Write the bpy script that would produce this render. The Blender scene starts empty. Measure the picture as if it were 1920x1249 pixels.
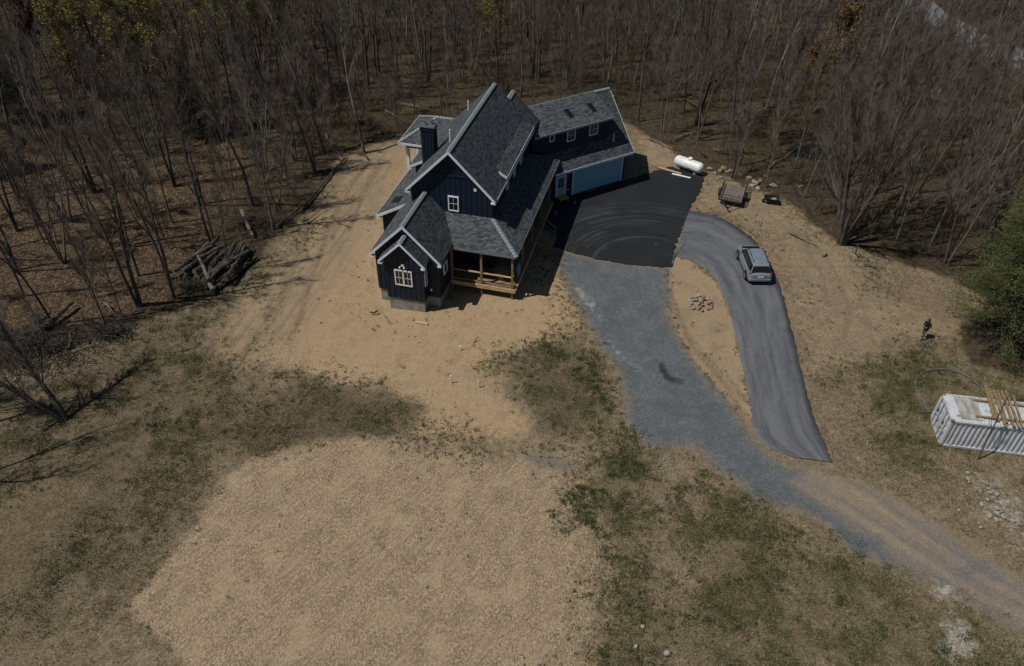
import bpy, bmesh, math, random
import numpy as np
from mathutils import Vector, Matrix

# ------------------------------------------------------------------ camera, sky, sun, exposure
C = bpy.context.scene.collection
scene = bpy.context.scene
CX, CY, FPX = 960.0, 624.5, 1483.1          # centre and focal length of the 1920 px wide photograph
PITCH, ROLL, CAM_H = math.radians(40.211), math.radians(0.892), 36.485
fw = np.array([0, math.cos(PITCH), -math.sin(PITCH)])
_rt = np.array([1.0, 0, 0]); _up = np.cross(_rt, fw)
rt = math.cos(ROLL)*_rt + math.sin(ROLL)*_up
up = -math.sin(ROLL)*_rt + math.cos(ROLL)*_up
cam_data = bpy.data.cameras.new("camera")
cam_data.sensor_width = 36.0
cam_data.lens = FPX/1920*36.0
cam_data.clip_start = 0.5
cam_data.clip_end = 3000
cam = bpy.data.objects.new("camera", cam_data); C.objects.link(cam)
m = Matrix.Identity(4)
for i in range(3):
    m[i][0], m[i][1], m[i][2] = rt[i], up[i], -fw[i]
m[2][3] = CAM_H
cam.matrix_world = m
scene.camera = cam

SUN_EL = math.radians(58.0)
SUN_FROM = np.array([-0.951, -0.309])       # ground direction the light comes from
world = bpy.data.worlds.new("World"); scene.world = world
world.use_nodes = True
wn = world.node_tree.nodes; wl = world.node_tree.links
sky = wn.new("ShaderNodeTexSky"); sky.sky_type = 'NISHITA'; sky.sun_disc = False
sky.sun_elevation = SUN_EL
sky.sun_rotation = math.atan2(SUN_FROM[0], SUN_FROM[1])
sky.altitude = 300; sky.ozone_density = 3.0
wl.new(sky.outputs[0], wn["Background"].inputs[0])
wn["Background"].inputs[1].default_value = 0.05
sun_data = bpy.data.lights.new("sun", 'SUN')
sun_data.energy = 4.6; sun_data.angle = math.radians(0.5); sun_data.color = (1.0, 0.95, 0.87)
sun = bpy.data.objects.new("sun", sun_data); C.objects.link(sun)
d = Vector((-SUN_FROM[0]*math.cos(SUN_EL), -SUN_FROM[1]*math.cos(SUN_EL), -math.sin(SUN_EL)))
sun.rotation_euler = d.to_track_quat('-Z', 'Y').to_euler()
sun.location = (-60, -20, 90)
scene.view_settings.view_transform = 'Standard'
scene.view_settings.look = 'None'
scene.view_settings.exposure = -0.46
scene.view_settings.gamma = 1.0

rng = np.random.default_rng(7)
random.seed(7)

def G(x, y, z=0.0):
    """a point measured in the photograph -> its place on the ground"""
    dd = fw*FPX + rt*(x-CX) - up*(y-CY)
    t = (z-CAM_H)/dd[2]
    return (dd[0]*t, dd[1]*t)
def GP(pts): return [G(*p) for p in pts]

# ------------------------------------------------------------------ materials
MATS = {}
class NT:
    def __init__(s, name, rough=0.8, metal=0.0, spec=0.3):
        s.m = bpy.data.materials.new(name); s.m.use_nodes = True
        s.t = s.m.node_tree; s.b = s.t.nodes["Principled BSDF"]
        s.b.inputs["Roughness"].default_value = rough
        s.b.inputs["Metallic"].default_value = metal
        s.b.inputs["Specular IOR Level"].default_value = spec
    def n(s, typ, **kw):
        x = s.t.nodes.new(typ)
        for k, v in kw.items():
            if k.startswith("i_"):
                key = k[2:]; key = int(key) if key.isdigit() else key
                x.inputs[key].default_value = v
            else: setattr(x, k, v)
        return x
    def l(s, a, b): s.t.links.new(a, b)
    def coord(s, kind):
        if not hasattr(s, 'tc'): s.tc = s.n("ShaderNodeTexCoord")
        return s.tc.outputs[kind]
    def mapping(s, kind, scale=(1,1,1), rot=(0,0,0)):
        mp = s.n("ShaderNodeMapping"); mp.inputs["Scale"].default_value = scale; mp.inputs["Rotation"].default_value = rot
        s.l(s.coord(kind), mp.inputs[0]); return mp.outputs[0]
    def noise(s, vec, scale, detail=3, rough=0.55, dist=0.0):
        x = s.n("ShaderNodeTexNoise"); x.inputs["Scale"].default_value = scale; x.inputs["Detail"].default_value = detail
        x.inputs["Roughness"].default_value = rough; x.inputs["Distortion"].default_value = dist
        s.l(vec, x.inputs["Vector"]); return x.outputs["Fac"]
    def rng(s, v, a, b, c=0.0, e=1.0, smooth=True):
        x = s.n("ShaderNodeMapRange"); x.interpolation_type = 'SMOOTHSTEP' if smooth else 'LINEAR'
        s.l(v, x.inputs[0])
        for i, q in enumerate((a, b, c, e)): x.inputs[i+1].default_value = q
        return x.outputs[0]
    def math(s, op, a, b=None, clamp=False):
        x = s.n("ShaderNodeMath", operation=op); x.use_clamp = clamp
        for i, q in enumerate((a, b)):
            if q is None: continue
            if isinstance(q, (int, float)): x.inputs[i].default_value = q
            else: s.l(q, x.inputs[i])
        return x.outputs[0]
    def mix(s, f, a, b, blend='MIX'):
        x = s.n("ShaderNodeMix", data_type='RGBA', blend_type=blend); x.clamp_factor = True
        if isinstance(f, (int, float)): x.inputs[0].default_value = f
        else: s.l(f, x.inputs[0])
        for i, q in ((6, a), (7, b)):
            if isinstance(q, tuple): x.inputs[i].default_value = (q[0], q[1], q[2], 1)
            else: s.l(q, x.inputs[i])
        return x.outputs[2]
    def attr(s, name):
        x = s.n("ShaderNodeAttribute"); x.attribute_name = name; return x.outputs["Fac"]
    def bump(s, h, strength=0.5, dist=0.05):
        x = s.n("ShaderNodeBump"); x.inputs["Strength"].default_value = strength; x.inputs["Distance"].default_value = dist
        s.l(h, x.inputs["Height"]); s.l(x.outputs[0], s.b.inputs["Normal"])
    def out(s, col):
        if isinstance(col, tuple): s.b.inputs["Base Color"].default_value = (col[0], col[1], col[2], 1)
        else: s.l(col, s.b.inputs["Base Color"])
        MATS[s.m.name] = s.m
        return s.m

def plain(name, c, c2=None, scale=3.0, rough=0.7, metal=0.0, bump=0.0, spec=0.3, stretch=(1,1,1), kind="Object", lo=0.35, hi=0.65):
    """two-tone mottled surface"""
    k = NT(name, rough, metal, spec)
    v = k.mapping(kind, stretch)
    f = k.noise(v, scale, 4, 0.6)
    if bump: k.bump(f, bump, 0.03)
    c2 = c2 or tuple(q*0.75 for q in c)
    return k.out(k.mix(k.rng(f, lo, hi), c, c2))

navy = plain("navy_siding", (0.0095, 0.0205, 0.041), (0.008, 0.017, 0.034), 1.5, 0.55)
navy_trim = plain("navy_trim", (0.011, 0.021, 0.036), (0.008, 0.016, 0.028), 2.0, 0.5)
white = plain("white_trim", (0.80, 0.84, 0.88), (0.72, 0.76, 0.80), 2.0, 0.45)
fascia = plain("fascia_paint", (0.76, 0.82, 0.88), (0.68, 0.74, 0.80), 2.0, 0.5)
concrete = plain("concrete", (0.30, 0.29, 0.26), (0.20, 0.19, 0.165), 2.2, 0.85, bump=0.2)
pvc = plain("white_pvc", (0.78, 0.78, 0.77), (0.66, 0.66, 0.64), 4, 0.4)
black = plain("black_plastic", (0.012, 0.012, 0.013), (0.02, 0.02, 0.021), 6, 0.5)
rubber = plain("tyre_rubber", (0.013, 0.013, 0.013), (0.022, 0.021, 0.02), 12, 0.85)
steel = plain("galvanised_steel", (0.42, 0.44, 0.46), (0.30, 0.31, 0.33), 6, 0.35, 0.8)
blacksteel = plain("black_painted_steel", (0.015, 0.015, 0.016), (0.035, 0.028, 0.022), 8, 0.55)
glass = NT("window_glass", 0.06, 0.0, 0.6).out((0.012, 0.013, 0.012))
door_blue = plain("garage_door_pale_blue", (0.26, 0.50, 0.64), (0.24, 0.46, 0.60), 2, 0.5)  # even pale blue base colour for the garage and side doors
lumber = plain("treated_lumber", (0.30, 0.215, 0.115), (0.20, 0.14, 0.075), 2.5, 0.75, stretch=(3, 3, 0.6))
lumber_fresh = plain("fresh_lumber", (0.55, 0.38, 0.20), (0.42, 0.28, 0.14), 2.5, 0.7)
lumber_old = plain("weathered_lumber", (0.30, 0.23, 0.14), (0.17, 0.13, 0.085), 3.5, 0.85)
deckwood = plain("trailer_planks", (0.20, 0.165, 0.145), (0.13, 0.105, 0.09), 3, 0.85)
yellow = plain("yellow_step_paint", (0.55, 0.42, 0.03), (0.42, 0.32, 0.03), 5, 0.6)
blue_plastic = plain("blue_plastic", (0.06, 0.17, 0.33), (0.05, 0.14, 0.28), 5, 0.4)
blue_tarp = plain("pale_blue_sheet", (0.20, 0.38, 0.52), (0.15, 0.30, 0.42), 5, 0.5)
red_lens = NT("red_lens", 0.2, 0, 0.5).out((0.30, 0.012, 0.012))
clear_lens = NT("clear_lens", 0.12, 0, 0.6).out((0.55, 0.57, 0.60))
skin_m = plain("skin", (0.42, 0.25, 0.18), (0.38, 0.22, 0.155), 8, 0.55)
hair_m = plain("dark_hair", (0.018, 0.014, 0.012), (0.03, 0.022, 0.018), 20, 0.7)
jacket_m = plain("black_jacket_cloth", (0.009, 0.009, 0.012), (0.016, 0.016, 0.02), 8, 0.85)
jeans_m = plain("grey_trouser_cloth", (0.085, 0.09, 0.11), (0.06, 0.065, 0.08), 8, 0.85)
paint = NT("silver_car_paint", 0.30, 0.30, 0.5)
paint.b.inputs["Coat Weight"].default_value = 0.5
paint = paint.out(paint.mix(paint.rng(paint.noise(paint.mapping("Object"), 1.2, 2), 0.3, 0.7), (0.27, 0.325, 0.37), (0.24, 0.29, 0.335)))
alloy = plain("alloy_wheel", (0.50, 0.51, 0.52), (0.40, 0.41, 0.42), 8, 0.3, 0.8)
tank_white = plain("tank_white_paint", (0.78, 0.79, 0.80), (0.68, 0.68, 0.67), 1.2, 0.35)
label_red = plain("label_print", (0.45, 0.10, 0.10), (0.5, 0.2, 0.2), 10, 0.6)

def make_shingle():
    k = NT("asphalt_shingles", 0.85, 0, 0.25)
    uv = k.coord("UV")
    br = k.n("ShaderNodeTexBrick", offset=0.5, offset_frequency=2, squash=1.0)
    br.inputs["Scale"].default_value = 1.0
    br.inputs["Brick Width"].default_value = 0.30; br.inputs["Row Height"].default_value = 0.145
    br.inputs["Mortar Size"].default_value = 0.012; br.inputs["Mortar Smooth"].default_value = 0.3
    br.inputs["Color1"].default_value = (0.0, 0.0, 0.0, 1); br.inputs["Color2"].default_value = (1, 1, 1, 1)
    br.inputs["Mortar"].default_value = (0.0, 0.0, 0.0, 1); br.inputs["Bias"].default_value = 0.0
    k.l(uv, br.inputs["Vector"])
    big = k.noise(uv, 0.55, 3); mid = k.noise(uv, 3.1, 3, 0.7); fine = k.noise(uv, 60, 2)
    tone = k.mix(br.outputs["Color"], (0.026, 0.033, 0.038), (0.150, 0.168, 0.180))
    tone = k.mix(k.rng(mid, 0.45, 0.75, 0, 0.55), tone, (0.120, 0.118, 0.118))
    tone = k.mix(k.rng(big, 0.3, 0.7, 0, 0.35), tone, (0.052, 0.066, 0.080))
    tone = k.mix(k.rng(fine, 0.3, 0.7, 0, 0.35), tone, (0.03, 0.033, 0.037))
    tone = k.mix(k.math('MULTIPLY', br.outputs["Fac"], 0.75), tone, (0.014, 0.016, 0.018))
    h = k.math('SUBTRACT', 1.0, br.outputs["Fac"])
    k.bump(h, 0.6, 0.012)
    return k.out(tone)
shingle = make_shingle()
ridge_m = None
def make_ridge():
    k = NT("ridge_shingles", 0.8, 0, 0.3)
    uv = k.coord("UV")
    w = k.n("ShaderNodeTexWave", wave_type='BANDS', bands_direction='X', wave_profile='SAW'); w.inputs["Scale"].default_value = 1.1
    k.l(uv, w.inputs["Vector"])
    f = w.outputs["Fac"]
    k.bump(f, 0.7, 0.03)
    return k.out(k.mix(k.rng(f, 0.0, 1.0), (0.27, 0.32, 0.34), (0.13, 0.16, 0.175)))
ridge_m = make_ridge()

def make_corrugated():
    k = NT("weathered_container_paint", 0.55, 0.1, 0.35)
    v = k.coord("Object")
    f = k.noise(v, 1.3, 5, 0.65); r = k.noise(v, 3.0, 5, 0.7)
    col = k.mix(k.rng(f, 0.35, 0.7), (0.60, 0.64, 0.68), (0.48, 0.51, 0.54))
    col = k.mix(k.rng(r, .56, .70, 0, .8), col, (0.24, 0.11, 0.055))
    return k.out(col)
cont_paint = make_corrugated()
rust = plain("rust", (0.20, 0.075, 0.035), (0.32, 0.16, 0.09), 6, 0.85)

# ------------------------------------------------------------------ mesh building helpers
def tag(o, label=None, cat=None, group=None, kind=None):
    if label: o["label"] = label
    if cat: o["category"] = cat
    if group: o["group"] = group
    if kind: o["kind"] = kind
    return o
def thing(name, label, cat, loc=(0,0,0), rz=0.0, group=None):
    o = bpy.data.objects.new(name, None); C.objects.link(o)
    o.location = loc; o.rotation_euler = (0, 0, rz); o.empty_display_size = 0.3
    return tag(o, label, cat, group)
def copy_tree(o, parent=None):
    c = o.copy(); C.objects.link(c)
    if parent: c.parent = parent
    for ch in list(o.children): copy_tree(ch, c)
    return c

def auto_uv(me):
    n = len(me.loops)
    if n == 0: return
    co = np.empty(len(me.vertices)*3); me.vertices.foreach_get("co", co); co = co.reshape(-1, 3)
    li = np.empty(n, dtype=np.int64); me.loops.foreach_get("vertex_index", li)
    nf = len(me.polygons)
    nr = np.empty(nf*3); me.polygons.foreach_get("normal", nr); nr = nr.reshape(-1, 3)
    lt = np.empty(nf, dtype=np.int64); me.polygons.foreach_get("loop_total", lt)
    fi = np.repeat(np.arange(nf), lt)
    t = np.stack([-nr[:,1], nr[:,0], np.zeros(nf)], 1)
    ln = np.linalg.norm(t, axis=1); flat = ln < 1e-3
    t[flat] = (1, 0, 0); ln[flat] = 1; t /= ln[:,None]
    b = np.cross(nr, t)
    P = co[li]
    uv = np.stack([(P*t[fi]).sum(1), (P*b[fi]).sum(1)], 1).astype(np.float32)
    layer = me.uv_layers.new(name="UVMap")
    layer.data.foreach_set("uv", uv.ravel())

class MB:
    """collects faces, then links them as ONE mesh object"""
    def __init__(s): s.v = []; s.f = []; s.mi = []; s.cur = 0
    def add(s, vs, fs):
        o = len(s.v); s.v += [tuple(float(q) for q in p) for p in vs]
        for f in fs: s.f.append([o+i for i in f]); s.mi.append(s.cur)
        return s
    def box(s, a, b):
        (x0,y0,z0),(x1,y1,z1) = a, b
        x0,x1 = min(x0,x1),max(x0,x1); y0,y1 = min(y0,y1),max(y0,y1); z0,z1 = min(z0,z1),max(z0,z1)
        return s.add([(x0,y0,z0),(x1,y0,z0),(x1,y1,z0),(x0,y1,z0),(x0,y0,z1),(x1,y0,z1),(x1,y1,z1),(x0,y1,z1)],
                     [(0,3,2,1),(4,5,6,7),(0,1,5,4),(1,2,6,5),(2,3,7,6),(3,0,4,7)])
    def hexa(s, bottom, top):
        n = len(bottom)
        return s.add(list(bottom)+list(top), [tuple(range(n-1,-1,-1)), tuple(range(n,2*n))] + [(i,(i+1)%n,n+(i+1)%n,n+i) for i in range(n)])
    def slab(s, poly, thick):
        """a planar polygon (outer face up) given thickness straight down"""
        lo = [(p[0],p[1],p[2]-thick) for p in poly]
        return s.hexa(lo, poly)
    def bar(s, p, q, w, h=None, upv=(0,0,1)):
        h = h or w; p = Vector(p); q = Vector(q); d = (q-p).normalized(); u = Vector(upv)
        if abs(d.dot(u)) > 0.98: u = Vector((0,1,0))
        x = d.cross(u).normalized()*w/2; y = x.cross(d).normalized()*h/2
        c = [p-x-y, p+x-y, p+x+y, p-x+y]; e = [q-x-y, q+x-y, q+x+y, q-x+y]
        return s.add(c+e, [(0,1,2,3),(7,6,5,4),(0,4,5,1),(1,5,6,2),(2,6,7,3),(3,7,4,0)])
    def tube(s, pts, r, n=8, caps=True):
        pts = [Vector(p) for p in pts]; rs = r if isinstance(r, (list,tuple)) else [r]*len(pts)
        rings = []; ref = None
        for i, p in enumerate(pts):
            d = (pts[min(i+1,len(pts)-1)]-pts[max(i-1,0)]).normalized()
            if ref is None:
                ref = d.orthogonal().normalized()
            ref = (ref - d*ref.dot(d)).normalized(); b = d.cross(ref)
            rings.append([p + (ref*math.cos(2*math.pi*k/n)+b*math.sin(2*math.pi*k/n))*rs[i] for k in range(n)])
        vs = [p for R in rings for p in R]; fs = []
        for i in range(len(pts)-1):
            for k in range(n): fs.append((i*n+k, i*n+(k+1)%n, (i+1)*n+(k+1)%n, (i+1)*n+k))
        if caps: fs.append(tuple(range(n-1,-1,-1))); fs.append(tuple(range((len(pts)-1)*n, len(pts)*n)))
        return s.add(vs, fs)
    def lathe(s, prof, n=16, axis='z', at=(0,0,0)):
        vs = []; fs = []
        for (r, h) in prof:
            for k in range(n):
                a = 2*math.pi*k/n; x, y = r*math.cos(a), r*math.sin(a)
                p = (x,y,h) if axis == 'z' else ((h,x,y) if axis == 'x' else (y,h,x))
                vs.append((p[0]+at[0],p[1]+at[1],p[2]+at[2]))
        for i in range(len(prof)-1):
            for k in range(n): fs.append((i*n+k, i*n+(k+1)%n, (i+1)*n+(k+1)%n, (i+1)*n+k))
        fs.append(tuple(range(n-1,-1,-1))); fs.append(tuple(range((len(prof)-1)*n, len(prof)*n)))
        return s.add(vs, fs)
    def build(s, name, mats, parent=None, smooth=False, bevel=0.0):
        me = bpy.data.meshes.new(name); me.from_pydata(s.v, [], s.f); me.validate()
        if not isinstance(mats, (list, tuple)): mats = [mats]
        for q in mats: me.materials.append(q)
        bm = bmesh.new(); bm.from_mesh(me)
        if len(mats) > 1:
            bm.faces.ensure_lookup_table()
            for i, f in enumerate(bm.faces):
                if i < len(s.mi): f.material_index = s.mi[i]
        bmesh.ops.recalc_face_normals(bm, faces=bm.faces[:])
        bm.to_mesh(me); bm.free(); me.update()
        auto_uv(me)
        if smooth:
            for p in me.polygons: p.use_smooth = True
        o = bpy.data.objects.new(name, me); C.objects.link(o)
        if parent: o.parent = parent
        if bevel:
            bv = o.modifiers.new("bevel", 'BEVEL'); bv.width = bevel; bv.segments = 2; bv.limit_method = 'ANGLE'
        return o

def np_mesh(name, V, F, mat, attrs=None, parent=None, smooth=False, link=True, uv=None):
    """V (n,3), F (m,k) all faces alike"""
    me = bpy.data.meshes.new(name); k = F.shape[1]
    me.vertices.add(len(V)); me.vertices.foreach_set("co", np.asarray(V, np.float32).ravel())
    me.loops.add(F.size); me.loops.foreach_set("vertex_index", F.astype(np.int32).ravel())
    me.polygons.add(len(F)); me.polygons.foreach_set("loop_start", np.arange(0, F.size, k, dtype=np.int32))
    me.polygons.foreach_set("loop_total", np.full(len(F), k, np.int32))
    if smooth: me.polygons.foreach_set("use_smooth", np.ones(len(F), bool))
    me.update(calc_edges=True)
    for q in (mat if isinstance(mat, (list, tuple)) else [mat]): me.materials.append(q)
    for an, av in (attrs or {}).items():
        a = me.attributes.new(an, 'FLOAT', 'POINT'); a.data.foreach_set("value", np.asarray(av, np.float32))
    if uv is not None:
        l = me.uv_layers.new(name="UVMap"); l.data.foreach_set("uv", np.asarray(uv, np.float32)[F.ravel()].ravel())
    if not link: return me
    o = bpy.data.objects.new(name, me); C.objects.link(o)
    if parent: o.parent = parent
    return o

# value noise and polygon distance for the ground masks
_lat = np.random.default_rng(3).random((256, 256))
def vnoise(x, y, s, octv=3):
    out = 0; amp = 1; tot = 0
    for k in range(octv):
        X = np.asarray(x)*s + 17.3*k + 1000; Y = np.asarray(y)*s + 9.1*k + 1000
        i = np.floor(X).astype(int); j = np.floor(Y).astype(int); a = X-i; b = Y-j
        a = a*a*(3-2*a); b = b*b*(3-2*b)
        g = lambda p, q: _lat[p % 256, q % 256]
        out = out + amp*((g(i,j)*(1-a)+g(i+1,j)*a)*(1-b) + (g(i,j+1)*(1-a)+g(i+1,j+1)*a)*b)
        tot += amp; amp *= 0.5; s *= 2.03
    return out/tot
def sdist(x, y, poly):
    """signed distance to a polygon, positive inside"""
    x = np.asarray(x, float); y = np.asarray(y, float)
    dmin = np.full(x.shape, 1e9); inside = np.zeros(x.shape, bool)
    n = len(poly)
    for i in range(n):
        (x0,y0),(x1,y1) = poly[i], poly[(i+1)%n]
        dx, dy = x1-x0, y1-y0; L = dx*dx+dy*dy+1e-12
        t = np.clip(((x-x0)*dx+(y-y0)*dy)/L, 0, 1)
        dmin = np.minimum(dmin, np.hypot(x-x0-t*dx, y-y0-t*dy))
        cnd = ((y0 > y) != (y1 > y)); xi = x0 + (y-y0)*dx/(dy if abs(dy) > 1e-12 else 1e-12)
        inside ^= cnd & (x < xi)
    return np.where(inside, dmin, -dmin)
# ------------------------------------------------------------------ the ground and what is laid on it
CLEAR = GP([(-60,690),(60,668),(140,645),(235,612),(335,578),(405,552),(455,520),(505,470),(548,425),(590,372),(632,312),(668,280),(720,268),(770,255),(850,240),(950,232),(1100,215),(1185,240),(1215,268),(1262,292),(1320,318),(1400,345),(1465,382),(1545,440),(1600,470),(1690,490),(1790,515),(1840,550),(1805,600),(1790,640),(1840,690),(1920,712),(2000,740),(2100,1300),(-260,1300)])
SAND = GP([(652,312),(690,290),(760,268),(840,262),(900,262),(1000,275),(1060,330),(1080,440),(1040,475),(1055,520),(1078,565),(1072,600),(1040,628),(1000,648),(945,672),(905,705),(960,735),(1000,780),(985,822),(930,835),(865,822),(800,812),(772,790),(770,762),(700,728),(640,735),(590,700),(520,690),(425,668),(400,640),(430,600),(480,548),(540,480),(590,410)])
FIELD = GP([(248,1135),(300,1075),(352,1015),(405,945),(440,895),(490,862),(560,842),(640,822),(700,828),(780,838),(860,852),(940,880),(985,862),(1050,868),(1078,905),(1062,945),(1050,985),(1080,1010),(1105,1050),(1092,1110),(1085,1180),(1075,1260),(385,1260),(340,1205),(290,1180)])
DARKP = GP([(515,735),(560,705),(640,722),(720,735),(775,762),(772,790),(735,815),(660,825),(575,838),(520,845),(470,852),(455,800)])
DARKP2 = GP([(935,690),(985,662),(1040,640),(1095,665),(1130,700),(1150,760),(1150,800),(1090,830),(1010,812),(990,772),(950,750)])
GREEN_R = GP([(1090,860),(1160,835),(1215,845),(1225,900),(1215,1000),(1240,1100),(1300,1100),(1290,1000),(1310,930),(1370,905),(1450,960),(1560,1020),(1680,1075),(1760,1105),(1850,1160),(1960,1230),(1990,1290),(1080,1290),(1095,1150),(1110,1050),(1070,985),(1060,930)])
GREEN_R2 = GP([(1640,660),(1700,640),(1790,650),(1850,700),(1960,730),(1960,800),(1770,850),(1740,880),(1690,870),(1640,800),(1600,740)])
GREEN_L = GP([(-200,720),(60,690),(240,620),(400,570),(420,640),(440,690),(520,740),(480,830),(400,880),(330,980),(250,1080),(200,1130),(100,1200),(-250,1290)])
GREEN_C = GP([(1045,945),(1085,925),(1120,940),(1110,985),(1060,990)])
DIRT_L = GP([(-250,960),(60,930),(110,900),(220,880),(120,1010),(60,1100),(-250,1290)])
GRAVEL = GP([(1038,462),(1150,488),(1262,498),(1256,545),(1256,600),(1286,655),(1330,710),(1378,768),(1420,830),(1470,868),(1540,878),(1620,905),(1700,945),(1770,985),(1860,1050),(1990,1110),(1990,1245),(1880,1175),(1780,1115),(1690,1075),(1590,1040),(1540,985),(1470,955),(1400,935),(1375,905),(1340,880),(1318,850),(1290,835),(1245,842),(1205,838),(1172,800),(1165,745),(1152,700),(1115,640),(1085,580),(1052,520)])
GSPOT1 = GP([(975,842),(1010,832),(1060,846),(1085,862),(1070,890),(1020,880),(985,868)])
GSPOT2 = GP([(1462,512),(1520,508),(1560,525),(1540,545),(1480,540)])
GSPOT3 = GP([(1560,590),(1640,580),(1690,610),(1640,650),(1560,640)])
GSPOT4 = GP([(1240,850),(1290,850),(1285,900),(1245,960),(1230,930)])
GSPOT5 = GP([(1790,1030),(1850,1035),(1860,1090),(1800,1110),(1780,1070)])
TAN = [GP([(1545,868),(1640,890),(1740,935),(1840,1000),(1990,1100),(1990,1235),(1850,1150),(1740,1085),(1640,1020),(1560,960),(1480,905)]), GP([(1385,770),(1432,815),(1480,850),(1560,885),(1660,935),(1760,985),(1860,1060),(1990,1110),(1990,1085),(1840,985),(1740,925),(1640,885),(1560,868),(1490,860),(1440,842),(1405,800)]),
       GP([(1500,930),(1560,955),(1650,1010),(1760,1075),(1860,1125),(1990,1185),(1990,1165),(1840,1090),(1740,1040),(1650,985),(1580,945)]),
       GP([(1520,890),(1600,935),(1700,985),(1800,1045),(1870,1095),(1840,1050),(1750,990),(1650,935),(1570,895)])]
SCUFF = [GP([(1070,535),(1090,533),(1115,565),(1135,600),(1125,598),(1092,565)]), GP([(1140,640),(1170,670),(1195,690),(1188,695),(1150,662)])]
OIL = GP([(1225,680),(1250,700),(1268,712),(1262,722),(1240,712)])
ISLAND = GP([(1264,478),(1300,488),(1345,528),(1370,595),(1392,690),(1408,760),(1412,812),(1390,780),(1340,722),(1292,662),(1258,605),(1252,545)])
APRON_S = GP([(1298,392),(1325,335),(1395,345),(1465,385),(1545,445),(1600,480),(1640,540),(1700,570),(1790,600),(1790,622),(1700,660),(1610,670),(1560,700),(1520,700),(1495,640),(1472,545),(1440,475),(1400,435),(1350,400)])
APRON_R2 = GP([(1190,262),(1240,272),(1300,305),(1330,330),(1250,318),(1215,310)])
PALE = [GP([(1760,1112),(1785,1108),(1802,1128),(1785,1140),(1765,1135)]), GP([(1770,1180),(1800,1170),(1835,1200),(1830,1245),(1790,1245),(1765,1225)])]
LEAVES_R = GP([(1800,866),(1960,880),(1990,980),(1900,965),(1840,925),(1800,895)])
RUBBLE = GP([(1810,885),(1850,900),(1920,935),(1930,1000),(1870,995),(1830,950)])
FARSAND = GP([(1395,-60),(1450,-60),(1445,20),(1452,60),(1432,75),(1405,45)])
MOSS = [GP([(480,200),(900,170),(1000,230),(780,260),(640,280)]), GP([(1270,190),(1420,180),(1480,330),(1330,310)]), GP([(1480,150),(1560,130),(1600,210),(1500,230)]), GP([(1700,240),(1840,250),(1830,320),(1720,330)])]
OPENLEAF = GP([(-300,300),(120,290),(300,285),(420,240),(480,330),(420,420),(330,560),(200,600),(-300,680)])
BANK = GP([(575,420),(600,400),(585,450),(560,520),(520,600),(470,640),(500,590),(545,520)])

LEFTS = GP([(640,300),(760,265),(770,300),(700,400),(640,500),(560,600),(480,690),(390,640),(480,548),(590,410)])
def pdist(x, y, pl):
    dm = np.full(x.shape, 1e9)
    for (a, b), (c, d_) in zip(pl[:-1], pl[1:]):
        dx, dy = c-a, d_-b; t = np.clip(((x-a)*dx+(y-b)*dy)/(dx*dx+dy*dy+1e-9), 0, 1); dm = np.minimum(dm, np.hypot(x-a-t*dx, y-b-t*dy))
    return dm
RUTS = [(GP(q), w) for q, w in (([(650,312),(600,390),(566,450),(545,520),(520,590),(470,650),(400,700)],.28),([(690,300),(640,380),(610,440),(590,510),(570,575),(540,640)],.22),([(720,300),(680,370),(655,430)],.2),
    ([(1256,540),(1272,600),(1300,650),(1345,700),(1380,750),(1408,800)],.2),([(1262,560),(1290,625),(1330,672),(1370,712),(1402,752)],.16),([(1250,880),(1228,970),(1214,1070),(1208,1160),(1206,1260)],.24),([(1300,890),(1275,990),(1262,1100),(1255,1260)],.16),
    ([(1480,420),(1540,470),(1580,530),(1600,590),(1560,660)],.2),([(1440,400),(1500,450),(1540,510),(1555,570)],.16),([(1690,640),(1600,700),(1540,790),(1600,880)],.2),([(430,600),(350,720),(250,880),(130,1020),(0,1120)],.35),([(480,640),(400,740),(300,900),(190,1040),(60,1180)],.3),([(1560,880),(1680,950),(1800,1040),(1920,1110)],.3),([(1500,915),(1640,1000),(1760,1075),(1920,1165)],.3),([(1480,870),(1600,930),(1720,1000),(1860,1100)],.25))]
def ss(sd, w): 
    t = np.clip(sd/(2*w)+0.5, 0, 1); return t*t*(3-2*t)
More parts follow.
